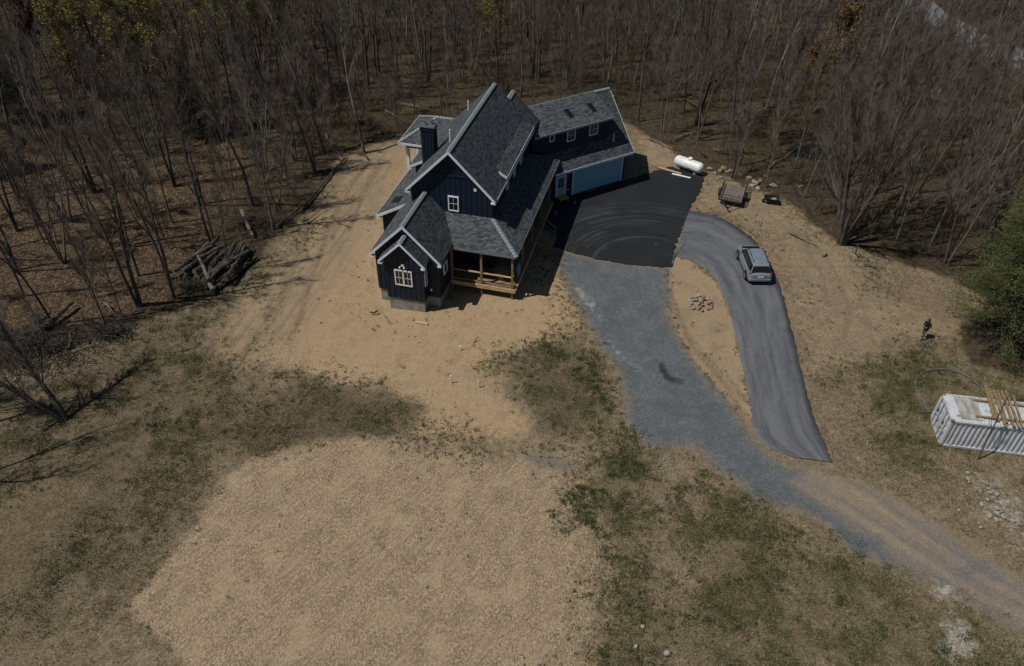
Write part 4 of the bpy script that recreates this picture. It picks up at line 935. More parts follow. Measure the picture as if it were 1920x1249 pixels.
# ------------------------------------------------------------------ propane tank beside the asphalt
pa, pb = np.array(G(1266,300,.62)), np.array(G(1318,319,.62)); pc = (pa+pb)/2; ang = math.atan2(pb[1]-pa[1], pb[0]-pa[0])
tk = thing("propane_tank", "white horizontal propane tank on a stone pad beside the asphalt", "gas tank", (pc[0], pc[1], .03), ang)
R_, Lh = .50, 1.15
prof = [(.001,-Lh-.36)]+[(R_*math.sin(a), -Lh-.36*math.cos(a)) for a in np.linspace(.15, math.pi/2, 9)]+[(R_*math.cos(a), Lh+.36*math.sin(a)) for a in np.linspace(0, math.pi/2-.15, 9)]+[(.001, Lh+.36)]
mb = MB(); mb.lathe([(r, h) for r, h in prof], 36, 'x', (0,0,.68)); mb.build("tank_shell", tank_white, tk, smooth=True)
mb = MB(); mb.lathe([(R_+.004,-.012),(R_+.004,.012)], 36, 'x', (-.02,0,.68)); mb.build("weld_band", steel, tk)
mb = MB(); mb.lathe([(.21,1.10),(.21,1.30),(.16,1.38),(.0,1.40)], 20, 'z', (.05,.02,0)); mb.build("valve_dome", tank_white, tk, smooth=True)
for x in (-.85, .85):
    mb = MB(); mb.box((x-.06,-.36,.10),(x+.06,.36,.34)); mb.box((x-.12,-.42,-.02),(x+.12,.42,.10)); mb.build("foot", concrete, tk)
mb = MB()
for z0 in (.50, .40):
    q = lambda x, z: (x, -math.sqrt(max(0,(R_+.005)**2-(z-.68)**2)), z)
    mb.add([q(.12,z0),q(.46,z0),q(.46,z0+.06),q(.12,z0+.06)], [(0,1,2,3)])
mb.build("warning_label", label_red, tk)
for (nm, lb, ends, w, h, m_) in (("timber_plank", "long yellow timber plank lying along the asphalt edge", ((1234,315),(1277,327.5)), .24, .07, lumber_fresh), ("white_board", "white trim board lying on the black asphalt", ((1260,327),(1294.5,335)), .20, .05, white)):
    a, b = np.array(G(*ends[0])), np.array(G(*ends[1])); L = np.linalg.norm(b-a)
    mb = MB(); mb.box((-L/2,-w/2,0),(L/2,w/2,h)); o = mb.build(nm, m_, None, bevel=.006); o.location = ((a+b)[0]/2, (a+b)[1]/2, .05); o.rotation_euler = (0,0,math.atan2(b[1]-a[1], b[0]-a[0])); tag(o, lb, "plank")

# ------------------------------------------------------------------ utility trailer and wheelbarrow
a, b, c_, d_ = [np.array(G(x, y, .55)) for x, y in ((1348,371),(1391,379),(1400,353),(1357,345))]
tc = (a+b+c_+d_)/4; ax = (c_+d_)/2-(a+b)/2; ang = math.atan2(ax[1], ax[0])-math.pi/2
tr = thing("utility_trailer", "small black utility trailer with a plank bed and open rails", "trailer", (tc[0], tc[1], 0), ang)
W2, L2 = .98, 1.38
for k in range(8):
    w = 2*W2/8
mb = MB()
for k in range(8): mb.box((-W2+k*w+.012,-L2,.50),(-W2+(k+1)*w-.012,L2,.55+.004*(k%2)))
mb.build("plank_bed", deckwood, tr)
mb = MB()
for s in (-1,1): mb.box((s*W2-.035+s*.03,-L2-.04,.40),(s*W2+.035+s*.03,L2+.04,.50)); mb.box((-W2-.06,s*L2-.035+s*.035,.40),(W2+.06,s*L2+.035+s*.035,.50))
for y in (-.7,0,.7): mb.box((-W2,y-.03,.42),(W2,y+.03,.495))
mb.build("chassis", blacksteel, tr)
mb = MB()
for s in (-1,1):
    x = s*(W2+.03); mb.tube([(x,-L2,.5),(x,-L2,.98),(x,L2,.98),(x,L2,.5)], .04, 6); mb.tube([(x,-L2,.74),(x,L2,.74)], .02, 6)
    for y in (-.7,0,.7): mb.tube([(x,y,.5),(x,y,.98)], .022, 6)
mb.tube([(-W2-.03,-L2,.98),(W2+.03,-L2,.98)], .028, 6); mb.tube([(-W2-.03,-L2,.74),(W2+.03,-L2,.74)], .02, 6)
mb.tube([(-W2-.03,L2,.98),(W2+.03,L2,.98)], .028, 6)
mb.build("side_rail", blacksteel, tr)
mb = MB(); mb.bar((-.75,-L2,.45),(0,-L2-1.15,.42),.07); mb.bar((.75,-L2,.45),(0,-L2-1.15,.42),.07); mb.box((-.05,-L2-1.35,.38),(.05,-L2-1.05,.47)); mb.tube([(0,-L2-1.05,.0),(0,-L2-1.05,.55)], .03, 8); mb.build("tow_bar", blacksteel, tr)
for s in (-1,1):
    w_ = bpy.data.objects.new("wheel", None); C.objects.link(w_); w_.parent = tr; w_.location = (s*(W2+.17), .15, .31); w_.rotation_euler = (0, math.radians(90)*s, 0)
    mb = MB(); mb.lathe([(.17,-.09),(.29,-.09),(.31,-.05),(.31,.05),(.29,.09),(.17,.09),(.165,.0)], 22); mb.build("tyre", rubber, w_)
    mb = MB(); mb.lathe([(.0,.03),(.17,.05),(.17,-.05),(.0,-.03)], 18); mb.build("rim", steel, w_)
    mb = MB(); mb.add([(s*(W2+.06),.15+.38*math.cos(q),.33+.38*math.sin(q)) for q in np.linspace(0,math.pi,9)]+[(s*(W2+.29),.15+.38*math.cos(q),.33+.38*math.sin(q)) for q in np.linspace(0,math.pi,9)], [(i,i+1,9+i+1,9+i) for i in range(8)]); mb.build("mudguard", blacksteel, tr)
p = G(1447,381); wb_ = thing("wheelbarrow", "black wheelbarrow with a grey patch in its tray on the sand", "wheelbarrow", (p[0], p[1], 0), math.radians(-10))
mb = MB(); lo = [(-.42,-.25),(.25,-.28),(.25,.28),(-.42,.25)]; hi = [(-.78,-.38),(.5,-.46),(.5,.46),(-.78,.38)]
vs = [(x,y,.30) for x,y in lo]+[(x,y,.60) for x,y in hi]+[(x*.95,y*.95,.34) for x,y in lo]+[(x*.95,y*.95,.605) for x,y in hi]
mb.add(vs, [(3,2,1,0)]+[(i,(i+1)%4,4+(i+1)%4,4+i) for i in range(4)]+[(8,9,10,11)]+[(8+(i+1)%4,8+i,12+i,12+(i+1)%4) for i in range(4)]+[(4+i,4+(i+1)%4,12+(i+1)%4,12+i) for i in range(4)]); mb.build("tray", black, wb_)
mb = MB(); mb.hexa([(-.1,-.24,.342),(.24,-.25,.342),(.24,.25,.342),(-.1,.24,.342)],[(-.05,-.22,.42),(.30,-.26,.45),(.30,.26,.45),(-.05,.22,.42)]); mb.build("dried_mortar", concrete, wb_)
mb = MB()
for s in (-1,1): mb.bar((-.75,s*.06,.22),(.95,s*.30,.52),.045); mb.tube([(.35,s*.22,.40),(.42,s*.26,.0)], .02, 6)
mb.build("handle", lumber, wb_)
mb = MB(); mb.lathe([(.05,-.05),(.18,-.05),(.2,0),(.18,.05),(.05,.05)], 18, 'y', (-.72,0,.20)); mb.build("wheel", rubber, wb_)

# ------------------------------------------------------------------ white shipping container and the timber on its roof
KX, KY, KA, KL, KW, KH = 26.45, 33.02, math.radians(-8.3), 6.06, 2.42, 2.2
kt = thing("shipping_container", "white rust-stained shipping container with corrugated sides at the frame's right edge", "container", (KX, KY, 0), KA)
mb = MB()
def corr(mb, y, sgn):
    nper = 21; seg = KL/nper; pts = []
    for k in range(nper):
        x = k*seg
        pts += [(x,0),(x+seg*.3,0),(x+seg*.5,.07),(x+seg*.8,.07)]
    pts.append((KL,0)); pts = [(min(max(x,.08),KL-.08), y-sgn*dq) for x, dq in pts]
    n = len(pts); vs = [(x,yy,.14) for x,yy in pts]+[(x,yy,KH-.12) for x,yy in pts]
    mb.add(vs, [(i,i+1,n+i+1,n+i) for i in range(n-1)])
corr(mb, .03, -1); corr(mb, KW-.03, 1); mb.build("side_panel", cont_paint, kt)
mb = MB(); mb.box((.05,.05,KH-.10),(KL-.05,KW-.05,KH-.06))
for k in range(26): x = .3+k*.22; mb.box((x,.15,KH-.06),(x+.11,KW-.15,KH-.035))
mb.build("roof", cont_paint, kt)
mb = MB()
for y in (.0, KW-.09):
    mb.box((.16,y,.0),(KL-.16,y+.09,.15)); mb.box((.16,y,KH-.13),(KL-.16,y+.09,KH-.01))
for x in (.0, KL-.12):
    mb.box((x,.16,.0),(x+.12,KW-.16,.14)); mb.box((x,.16,KH-.14),(x+.12,KW-.16,KH-.01))
    for y in (.0, KW-.12): mb.box((x,y,.16),(x+.12,y+.12,KH-.16))
mb.build("frame", cont_paint, kt)
for x in (.0, KL-.17):
    for y in (.0, KW-.17):
        for z in (.0, KH-.155):
            mb = MB(); mb.box((x-.004,y-.004,z-.002),(x+.174,y+.174,z+.16)); mb.build("corner_casting", rust, kt)
for s in (0, 1):
    y0, y1 = (.12, KW/2-.01) if s == 0 else (KW/2+.01, KW-.12)
    mb = MB(); mb.box((.015,y0,.15),(.07,y1,KH-.15))
    for z in (.45,.95,1.45): mb.box((-.005,y0+.06,z),(.02,y1-.06,z+.30))
    dro = mb.build("cargo_door", cont_paint, kt)
    for f in (.30, .72):
        y = y0+(y1-y0)*f; mb = MB(); mb.tube([(-.035,y,.10),(-.035,y,KH-.08)], .02, 8)
        for z in (.2,.7,1.3,1.9): mb.box((-.06,y-.05,z),(.02,y+.05,z+.07))
        mb.box((-.07,y-.22,.88),(-.03,y+.02,.92)); mb.build("lock_rod", steel, dro)
    for k in range(2):
        mb = MB(); yy = y0+.25+.35*k; mb.box((-.012,yy,.55+.55*k),(-.006,yy+.16,.75+.55*k)); mb.build("marking_plate", black, dro)
mb = MB()
for k in range(7): mb.box((.62+k*.19,.34,KH-.03),(.79+k*.19,KW-.12,KH+.012+.004*(k%2)))
pn = mb.build("plank_mat", plain("grey_boards", (.44,.42,.40), (.27,.255,.24), 4, .85, stretch=(1,.3,1))); pn.location = (KX,KY,0); pn.rotation_euler = (0,0,KA); tag(pn, "grey weathered board panel lying flat on the container roof", "boards")
def ZE(x, y, z): return G(1720+x/6.245, 690+y/6.245, z)
beams = [((650,365),(1300,440),.12,.10,KH+.02,"far"),((690,558),(1300,625),.12,.10,KH+.02,"near")]
for (p, q, w, h, z, nm) in beams:
    a, b = np.array(ZE(*p, z+.1)), np.array(ZE(*q, z+.1)); L = np.linalg.norm(b-a)
    mb = MB(); mb.box((-L/2,-w/2,0),(L/2,w/2,h)); o = mb.build("lumber_piece", lumber_old, None, bevel=.006); o.location = (*((a+b)/2), z); o.rotation_euler = (0,0,math.atan2(b[1]-a[1], b[0]-a[0]))
    tag(o, "timber bearer lying lengthwise on the container roof, along its %s edge" % nm, "timber", "bearers on the container roof")
for k, (p, q, w, lb) in enumerate([((795,200),(905,590),.24,"leftmost of the crosswise timbers on the container roof"),((842,238),(950,615),.20,"second crosswise timber from the left on the container roof"),((893,262),(1040,690),.20,"greyish third crosswise timber on the container roof"),((940,265),(1050,640),.16,"narrow fourth crosswise timber on the container roof"),((985,265),(1135,690),.22,"wide fifth crosswise timber on the container roof"),((1035,268),(1195,700),.20,"sixth crosswise timber on the container roof"),((1122,322),(1235,700),.15,"rightmost crosswise timber on the container roof, shorter than its neighbours")]):
    z = KH+.12
    a, b = np.array(ZE(*p, z+.05)), np.array(ZE(*q, z+.05)); L = np.linalg.norm(b-a)
    mb = MB(); mb.box((-L/2,-w*.34,0),(L/2,w*.34,.09)); o = mb.build("lumber_piece", lumber_old if k in (2,5,6) else lumber, None, bevel=.006); o.location = (*((a+b)/2), z+.002*k); o.rotation_euler = (0,0,math.atan2(b[1]-a[1], b[0]-a[0]))
    tag(o, lb, "timber", "crosswise timbers on the container roof")
# loop of pipe on the grass behind the container
hp = [G(x, y, .04) for x, y in ((1752,771),(1738,760),(1726,746),(1718,732),(1716,719),(1721,707),(1732,698),(1746,693.5),(1762,692),(1780,692.5),(1797,697),(1812,704),(1826,714),(1838,726),(1848,738))]
mb = MB(); mb.tube([(x, y, .05) for x, y in hp], .034, 8); tag(mb.build("hose_pipe", plain("grey_pipe", (.075,.08,.078), (.20,.21,.21), 1.0, .5), None, smooth=True), "long dark pipe curved in a wide loop on the grass by the container", "pipe")
a, b = G(1727,774), G(1748,773.5); mb = MB(); mb.bar((a[0],a[1],.06),(b[0],b[1],.06),.12,.1); tag(mb.build("steel_bar", steel), "short grey steel bar lying by the container doors", "bar")

# ------------------------------------------------------------------ stakes, board, pipe elbow, debris
for (x, y, h, ln, lb) in ((845,718,.62,(.02,.03),"tall white plastic pipe standing in the sand, left of the pair"),(898,726,.52,(-.03,.02),"white plastic pipe standing in the sand, right of the pair"),(862,656,.35,(.05,0),"short white plastic pipe standing in the sand nearest the house")):
    p = G(x, y); mb = MB(); mb.tube([(p[0],p[1],-.1),(p[0]+ln[0],p[1]+ln[1],h)], .042, 12); mb.tube([(p[0]+ln[0]*.9,p[1]+ln[1]*.9,h-.06),(p[0]+ln[0],p[1]+ln[1],h+.01)], .05, 12); tag(mb.build("standpipe", pvc), lb, "pipe", "white standpipes in the sand")
p = G(790,605); mb = MB(); mb.box((-.52,-.12,0),(.52,.12,.03)); o = mb.build("board", lumber_fresh, None, bevel=.004); o.location = (p[0],p[1],-.02); o.rotation_euler = (0,0,math.radians(-16)); tag(o, "pale board lying on the sand in front of the bump-out", "board")
p = G(703,587); mb = MB(); mb.tube([(-.34,.06,.08),(-.02,.0,.08),(.12,.22,.10)], .06, 8); o = mb.build("pipe_elbow", black); o.location = (p[0],p[1],-.06); tag(o, "bent black pipe elbow lying on the sand by the foundation", "pipe")
p = G(1078,383.5); mb = MB(); mb.lathe([(.0,0),(.11,.0),(.11,.2),(.09,.24),(.0,.24)], 14); o = mb.build("paint_can", steel); o.location = (p[0],p[1],.045); tag(o, "shiny metal can on the asphalt at the shadow's edge", "can")

# ------------------------------------------------------------------ rocks
rock_m = plain("pale_fieldstone", (0.29, 0.225, 0.145), (0.165, 0.13, 0.085), 2.5, .9, bump=.3)
rock_g = plain("grey_fieldstone", (0.36, 0.335, 0.29), (0.23, 0.21, 0.18), 2.5, .9, bump=.3)
def rock_mesh(seed, m_):
    r = np.random.default_rng(seed); bm = bmesh.new(); bmesh.ops.create_icosphere(bm, subdivisions=2, radius=1)
    dirs = r.normal(size=(7,3)); dirs /= np.linalg.norm(dirs, axis=1)[:,None]; cut = r.uniform(.62,.95,7); sc = np.array([1, r.uniform(.65,.95), r.uniform(.5,.75)])
    for v in bm.verts:
        c = np.array(v.co)
        for dq, k in zip(dirs, cut):
            e = c@dq
            if e > k: c = c-dq*(e-k)
        v.co = c*sc*(1+r.normal(0,.02))
    me = bpy.data.meshes.new("rock"); bm.to_mesh(me); bm.free(); me.materials.append(m_); return me
RM = [rock_mesh(i, rock_m if i < 4 else rock_g) for i in range(8)]
def rock(x, y, r, z, label, group, grey=False):
    o = bpy.data.objects.new("rock", RM[random.randrange(4)+(4 if grey else 0)]); C.objects.link(o)
    o.location = (x, y, z); o.scale = (r, r*random.uniform(.8,1.1), r*random.uniform(.8,1.1)); o.rotation_euler = (random.uniform(-.25,.25), random.uniform(-.25,.25), random.uniform(0,6.3)); return tag(o, label, "rock", group)
rc_ = np.array(G(1314,569))
for k in range(16):
    a = k*2*math.pi/16+random.uniform(-.1,.1); q = random.uniform(.74,.95); rock(rc_[0]+q*math.cos(a), rc_[1]+q*math.sin(a), random.uniform(.14,.21), .06, "tan field stone in the ring of stones on the sandy island", "stones of the ring on the sandy island", random.random() < .3)
for k in range(13):
    a = random.uniform(0,6.3); q = random.uniform(0,.6); rock(rc_[0]+q*math.cos(a), rc_[1]+q*math.sin(a), random.uniform(.11,.18), .10+.06*(.6-q), "smaller tan stone heaped inside the ring on the sandy island", "stones heaped inside the ring", random.random() < .3)
o = rock(*G(1330,570), .27, .12, "largest pale boulder at the right side of the stone ring", None)
for (x, y, r) in ((1331,318,.42),(1341,326,.35),(1350,322,.38),(1357,318,.55),(1364,324,.42),(1370,322,.40),(1352,333,.25),(1345,336,.2),(1404,335,.45),(1415,343,.42),(1419,347,.5),(1410,349,.33),(1412,340,.3),(1421,355,.45),(1425,341,.35),(1434,331,.3),(1449,349,.45),(1455,350,.25),(1376,331,.2),(1389,329,.25)):
    q = G(x, y); rock(q[0], q[1], r*.78, r*.2, "pale boulder in the rough line between the tank and the wood", "boulders between the tank and the wood", random.random() < .35)
for (x, y, r) in ((1501,353,.35),(1560,300,.3),(1512,340,.22),(1545,478,.3)):
    q = G(x, y); rock(q[0], q[1], r, r*.25, "scattered pale rock at the edge of the right-hand wood", "scattered rocks by the right-hand wood", False)
rr = random.Random(5)
for k in range(58):
    if k < 40: x, y = rr.gauss(1868,24), rr.gauss(962,14)
    else: x = rr.uniform(1808,1870); y = 885+(x-1808)*.75+rr.gauss(0,8)
    q = G(x, y); r = rr.choice((.05,.07,.07,.1,.1,.13,.18)); rock(q[0], q[1], r, r*.2, "white-grey stone in the rubble strewn below the container", "rubble below the container", True)
for (x, y, r, lb) in ((1252,1226,.22,"white broken slab in the grass at the bottom of the picture"),(1192,1212,.13,"small pale slab left of the broken slab in the grass"),(1205,1175,.12,"small grey stone in the wheel rut near the bottom"),(1798,957,.14,"lone tan stone left of the rubble"),(1245,862,.13,"small pale stone beside the gravel in the grass"),(28,713,.2,"pale stone under the forked tree at the left")):
    q = G(x, y); o = rock(q[0], q[1], r, .02, lb, None, True)

# ------------------------------------------------------------------ logs
bark_log = plain("weathered_log_bark", (0.105, 0.091, 0.076), (0.042, 0.036, 0.030), 5, .95, bump=.6, stretch=(1,1,.35))
pale_log = plain("barkless_log", (0.20, 0.18, 0.155), (0.12, 0.105, 0.09), 4, .9, bump=.3, stretch=(1,1,.3))
cut_end = plain("cut_log_end", (0.17, 0.125, 0.08), (0.10, 0.075, 0.05), 6, .9)
def log_mesh(seed, L, r0, r1, m_):
    r = np.random.default_rng(seed); mb = MB(); n = 7; off = np.cumsum(r.normal(0,.035,(n,2)), 0); off -= off.mean(0)
    pts = [(-L/2+L*i/(n-1), off[i,0], off[i,1]) for i in range(n)]; mb.tube(pts, [r0+(r1-r0)*i/(n-1)+r.normal(0,.008) for i in range(n)], 9); mb.mi = [0]*(len(mb.f)-2)+[1,1]
    if r.random() < .5:
        i = int(r.integers(2,5)); p = Vector(pts[i]); dq = Vector((r.uniform(-.3,.3), r.normal(), r.normal())).normalized(); mb.tube([p, p+dq*(r0+.25)], [.045,.025], 6); mb.mi += [0]*(len(mb.f)-len(mb.mi))
    o = mb.build("log", [m_, cut_end]); return o
LP = [log_mesh(i, 1.0*(2.6+.28*i), .13+.012*(i%4), .09+.01*(i%3), bark_log if i not in (3,) else pale_log) for i in range(8)]
used_log = set()
def log(p, q, z0, z1, label, group=None, fat=1.0, i=None, wobble=0):
    i = random.choice((0,1,2,4,5,6,7)) if i is None else i
    src = LP[i]; o = src if i not in used_log else src.copy()
    if i in used_log: C.objects.link(o)
    used_log.add(i)
    p = Vector((*p, z0)); q = Vector((*q, z1)); dq = q-p; L = dq.length
    o.location = (p+q)/2; o.rotation_euler = dq.to_track_quat('X', 'Z').to_euler(); o.scale = (L/(2.6+.28*i), fat, fat); return tag(o, label, "log", group)
rl = random.Random(11)
A_, B_ = np.array(G(338,520)), np.array(G(408,470)); ud = (B_-A_)/np.linalg.norm(B_-A_); wd = np.array([ud[1], -ud[0]])
for k in range(38):       # long logs of the heap, layer on layer
    lay = 0 if k < 17 else (1 if k < 30 else 2); s = rl.uniform(.0,1.0)*4.2-.2; st = rl.uniform(-.7,.9); L = rl.uniform(2.6,4.2); th = rl.gauss(.05,.12)
    dq = np.array([ud[0]*math.cos(th)-ud[1]*math.sin(th), ud[0]*math.sin(th)+ud[1]*math.cos(th)])
    cpt = (A_+B_)/2+wd*(s-.3)+ud*st; z = .12+lay*.27+rl.uniform(0,.08)
    log(cpt-dq*L/2, cpt+dq*L/2, z+rl.uniform(-.05,.1), z+rl.uniform(-.02,.28), "weathered grey log in the heap at the wood's edge", "logs of the heap at the wood's edge", rl.uniform(.85,1.35))
C2, D2 = np.array(G(414,520)), np.array(G(446,462)); u2 = (D2-C2)/np.linalg.norm(D2-C2); w2 = np.array([u2[1], -u2[0]])
for k in range(14):
    s = rl.uniform(-1.3,1.2); L = rl.uniform(2.4,3.8); cpt = (C2+D2)/2+w2*s+u2*rl.uniform(-.6,.4); z = .12+.25*(k%3)
    log(cpt-u2*L/2, cpt+(u2+w2*rl.gauss(0,.12))*L/2, z, z+rl.uniform(0,.25), "weathered grey log in the heap at the wood's edge", "logs of the heap at the wood's edge", rl.uniform(.9,1.4))
log(G(404,551), G(371,484,.9), .25, 1.05, "pale barkless log leaning across the front of the log heap", None, 1.15, 3)
log(G(366,482,.8), G(391,457,.9), .95, 1.05, "pale thin pole lying on top of the log heap", None, .6, 3)
for (p, q, z0, z1, f, lb) in (((84,622),(140,577),.25,.55,1.6,"thick log on the brush heap at the far left"),((72,610),(98,592),.2,.35,1.3,"short log beside the thick one on the left brush heap"),((132,655),(133,630),.1,.3,.9,"pale upright stub in the left brush heap"),((455,408),(476,445),.7,.15,1.2,"pale log end below the upturned roots by the sand"),((520,425),(568,388),.1,.15,.9,"thin dark log lying along the edge of the sand strip"),((562,400),(648,298),.15,.2,.8,"long slim fallen trunk along the edge of the sand strip")):
    log(G(*p), G(*q), z0, z1, lb, None, f, 3 if "pale" in lb else None)
fb = [((690,300),(668,285)),((722,210),(760,232)),((742,196),(832,214)),((752,236),(780,262)),((1280,255),(1340,245)),((1265,262),(1370,232)),((1320,298),(1290,250)),((1215,262),(1258,280)),((1340,282),(1402,300)),((1500,310),(1545,305)),((570,420),(604,398)),((610,255),(640,300)),((230,600),(300,590)),((190,570),(215,590)),((1440,318),(1520,270)),((1290,190),(1330,225)),((1620,500),(1660,508)),((1600,470),(1612,488)),((1655,440),(1720,455)),((1480,440),(1530,462)),((1560,360),(1630,357)),((660,225),(700,240))]
for k, (p, q) in enumerate(fb):
    a, b = G(*p), G(*q); r = np.random.default_rng(k); mb = MB(); n = 6; P0, P1 = np.array([*a,.18]), np.array([*b,.26])
    pts = [P0+(P1-P0)*i/(n-1)+np.array([*r.normal(0,.09,2), abs(r.normal(0,.06))]) for i in range(n)]; mb.tube(pts, [.085-.012*i for i in range(n)], 6)
    for j in range(3):
        i = int(r.integers(1,n-1)); dq = r.normal(0,1,3); dq[2] = abs(dq[2])*.5; dq /= np.linalg.norm(dq); mb.tube([pts[i], pts[i]+dq*.5, pts[i]+dq*1.0+r.normal(0,.12,3)], [.03,.02,.01], 5)
    tag(mb.build("fallen_branch", pale_log if k % 3 else bark_log), "bare fallen branch lying on the wood floor", "branch", "fallen branches on the wood floor")

# ------------------------------------------------------------------ the person on the dirt track
def person():
    p = G(1729, 634); t = thing("person", "person in black jacket and grey trousers standing on bare dirt holding a controller", "person", (p[0], p[1], 0), math.radians(-62))
    J = {}; V = []; E_ = []; R_ = []
    def j(n, co, r, parent=None):
        J[n] = len(V); V.append(co); R_.append(r if isinstance(r, tuple) else (r, r))
        if parent: E_.append((J[parent], J[n]))
    # faces -y; left/right mirrored by hand for a mid-step stance
    j('pelvis',(0,0,.96),(.15,.115)); j('belly',(0,-.01,1.12),(.145,.11),'pelvis'); j('chest',(0,-.03,1.32),(.17,.125),'belly'); j('collar',(0,-.04,1.46),(.12,.09),'chest'); j('neck',(0,-.065,1.53),.058,'collar'); j('skull',(0,-.10,1.62),(.078,.09),'neck'); j('crown',(0,-.105,1.71),(.07,.085),'skull')
    for s, nm, ky, fy, kz in ((1,'l',-.16,-.22,.52),(-1,'r',.04,.20,.50)):
        j('hip'+nm,(s*.10,0,.90),.095,'pelvis'); j('knee'+nm,(s*.115,ky,kz),.062,'hip'+nm); j('ankle'+nm,(s*.12,fy,.10),.045,'knee'+nm); j('heel'+nm,(s*.12,fy+.03,.05),.042,'ankle'+nm); j('toe'+nm,(s*.14,fy-.17,.035),.035,'heel'+nm)
        j('shoulder'+nm,(s*.20,-.03,1.42),.068,'collar'); j('elbow'+nm,(s*.27,.03,1.14),.05,'shoulder'+nm); j('wrist'+nm,(s*.11,-.24,1.12),.034,'elbow'+nm); j('palm'+nm,(s*.085,-.31,1.135),(.036,.022),'wrist'+nm)
        for f in range(4): j('f%d%s'%(f,nm),(s*(.075-.004*f),-.345-.012*(f in (1,2)),1.165-.02*f),.010,'palm'+nm); j('g%d%s'%(f,nm),(s*(.045-.003*f),-.372-.01*(f in (1,2)),1.160-.02*f),.009,'f%d%s'%(f,nm))
        j('th'+nm,(s*.065,-.285,1.175),.011,'palm'+nm)
    me = bpy.data.meshes.new("body"); me.from_pydata(V, E_, []); o = bpy.data.objects.new("body", me); C.objects.link(o); o.parent = t
    sk = o.modifiers.new("skin", 'SKIN'); sk.use_smooth_shade = True
    for i, sv in enumerate(me.skin_vertices[0].data): sv.radius = R_[i]; sv.use_root = (i == 0)
    sd = o.modifiers.new("sub", 'SUBSURF'); sd.levels = 2; sd.render_levels = 2
    k = NT("clothed_figure", .8, 0, .25); sx = k.n("ShaderNodeSeparateXYZ"); k.l(k.coord("Object"), sx.inputs[0])
    hand = k.math('MULTIPLY', k.math('LESS_THAN', sx.outputs[1], -.235), k.math('MULTIPLY', k.math('GREATER_THAN', sx.outputs[2], 1.0), k.math('LESS_THAN', sx.outputs[2], 1.3)))
    n_ = k.noise(k.coord("Object"), 14, 3); col = k.mix(k.rng(n_,.3,.7), (.009,.009,.012), (.017,.017,.021))
    col = k.mix(k.math('LESS_THAN', sx.outputs[2], .93), col, (.085,.09,.11)); col = k.mix(k.math('LESS_THAN', sx.outputs[2], .075), col, (.02,.018,.016)); col = k.mix(hand, col, (.42,.25,.18)); col = k.mix(k.math('GREATER_THAN', sx.outputs[2], 1.525), col, (.42,.25,.18))
    me.materials.append(k.out(col))
    mb = MB(); mb.lathe([(.0,1.815),(.05,1.80),(.085,1.765),(.098,1.71),(.098,1.66),(.088,1.65)], 16, 'z', (0,-.098,0)); mb.build("hair", hair_m, t, smooth=True)
    mb = MB(); mb.tube([(0,-.185,1.665),(0,-.215,1.625),(0,-.19,1.615)], [.010,.016,.012], 6); mb.build("nose", skin_m, t)
    for s in (-1,1):
        mb = MB(); mb.lathe([(.0,-.006),(.011,0),(.0,.006)], 8, 'y', (s*.032,-.187,1.672)); mb.build("eye", black, t)
        mb = MB(); mb.box((s*.078,-.115,1.62),(s*.094,-.075,1.685)); mb.build("ear", skin_m, t, bevel=.006)
    mb = MB(); mb.box((-.025,-.189,1.583),(.025,-.178,1.591)); mb.build("mouth", label_red, t)
    # jacket skirt over the hips
    mb = MB(); vs = []
    for z, a, b in ((.86,.185,.145),(1.0,.185,.14),(1.15,.175,.135)):
        vs += [(a*math.cos(q), b*math.sin(q)-.005, z) for q in np.linspace(0,2*math.pi,20,endpoint=False)]
    mb.add(vs, [(i*20+k,i*20+(k+1)%20,(i+1)*20+(k+1)%20,(i+1)*20+k) for i in range(2) for k in range(20)]); mb.build("jacket_hem", jacket_m, t, smooth=True)
    rcp = Vector((p[0],p[1],0))+Matrix.Rotation(math.radians(-62),3,'Z')@Vector((0,-.345,1.135))
    rc = thing("remote_controller", "small dark remote controller held in the standing person's hands", "controller", rcp, math.radians(-62))
    mb = MB(); mb.box((-.07,-.045,-.015),(.07,.045,.015)); mb.build("case", black, rc, bevel=.008)
    for s in (-1,1):
        mb = MB(); mb.tube([(s*.045,-.04,.0),(s*.055,-.13,.05)], .006, 6); mb.build("antenna", black, rc)
        mb = MB(); mb.tube([(s*.04,.0,.012),(s*.04,.0,.035)], .007, 6); mb.build("stick", steel, rc)
person()
# ------------------------------------------------------------------ trees
def bark_mat(name, a, b, sc=6):
    k = NT(name, .92, 0, .15); v = k.mapping("Object", (1,1,.25)); f = k.noise(v, sc, 4, .65); g2 = k.noise(k.coord("Object"), .7, 2)
    k.bump(f, .5, .03); return k.out(k.mix(k.rng(g2,.35,.65,0,.5), k.mix(k.rng(f,.35,.65), a, b), tuple(q*1.35 for q in a)))
bark_a = bark_mat("grey_bark", (.165,.150,.130), (.085,.076,.065))
bark_b = bark_mat("brown_bark", (.110,.096,.080), (.060,.051,.043))
twig_a = plain("grey_twigs", (.215,.188,.160), (.140,.118,.098), 2, .9)
twig_r = plain("reddish_twigs", (.195,.150,.125), (.135,.102,.085), 2, .9)
twig_o = plain('olive_twigs', (.190,.168,.115), (.125,.110,.075), 2, .9)
twig_t = plain('tan_twigs', (.225,.180,.130), (.150,.120,.088), 2, .9)
twig_d = plain("dark_twigs", (.150,.130,.112), (.100,.085,.072), 2, .9)
bud_y = plain("yellow_green_buds", (.23,.195,.042), (.16,.135,.032), 3, .8)
bud_o = plain("orange_brown_buds", (.19,.115,.045), (.13,.08,.035), 3, .8)
bud_r = plain("red_buds", (.13,.045,.035), (.09,.035,.03), 3, .8)

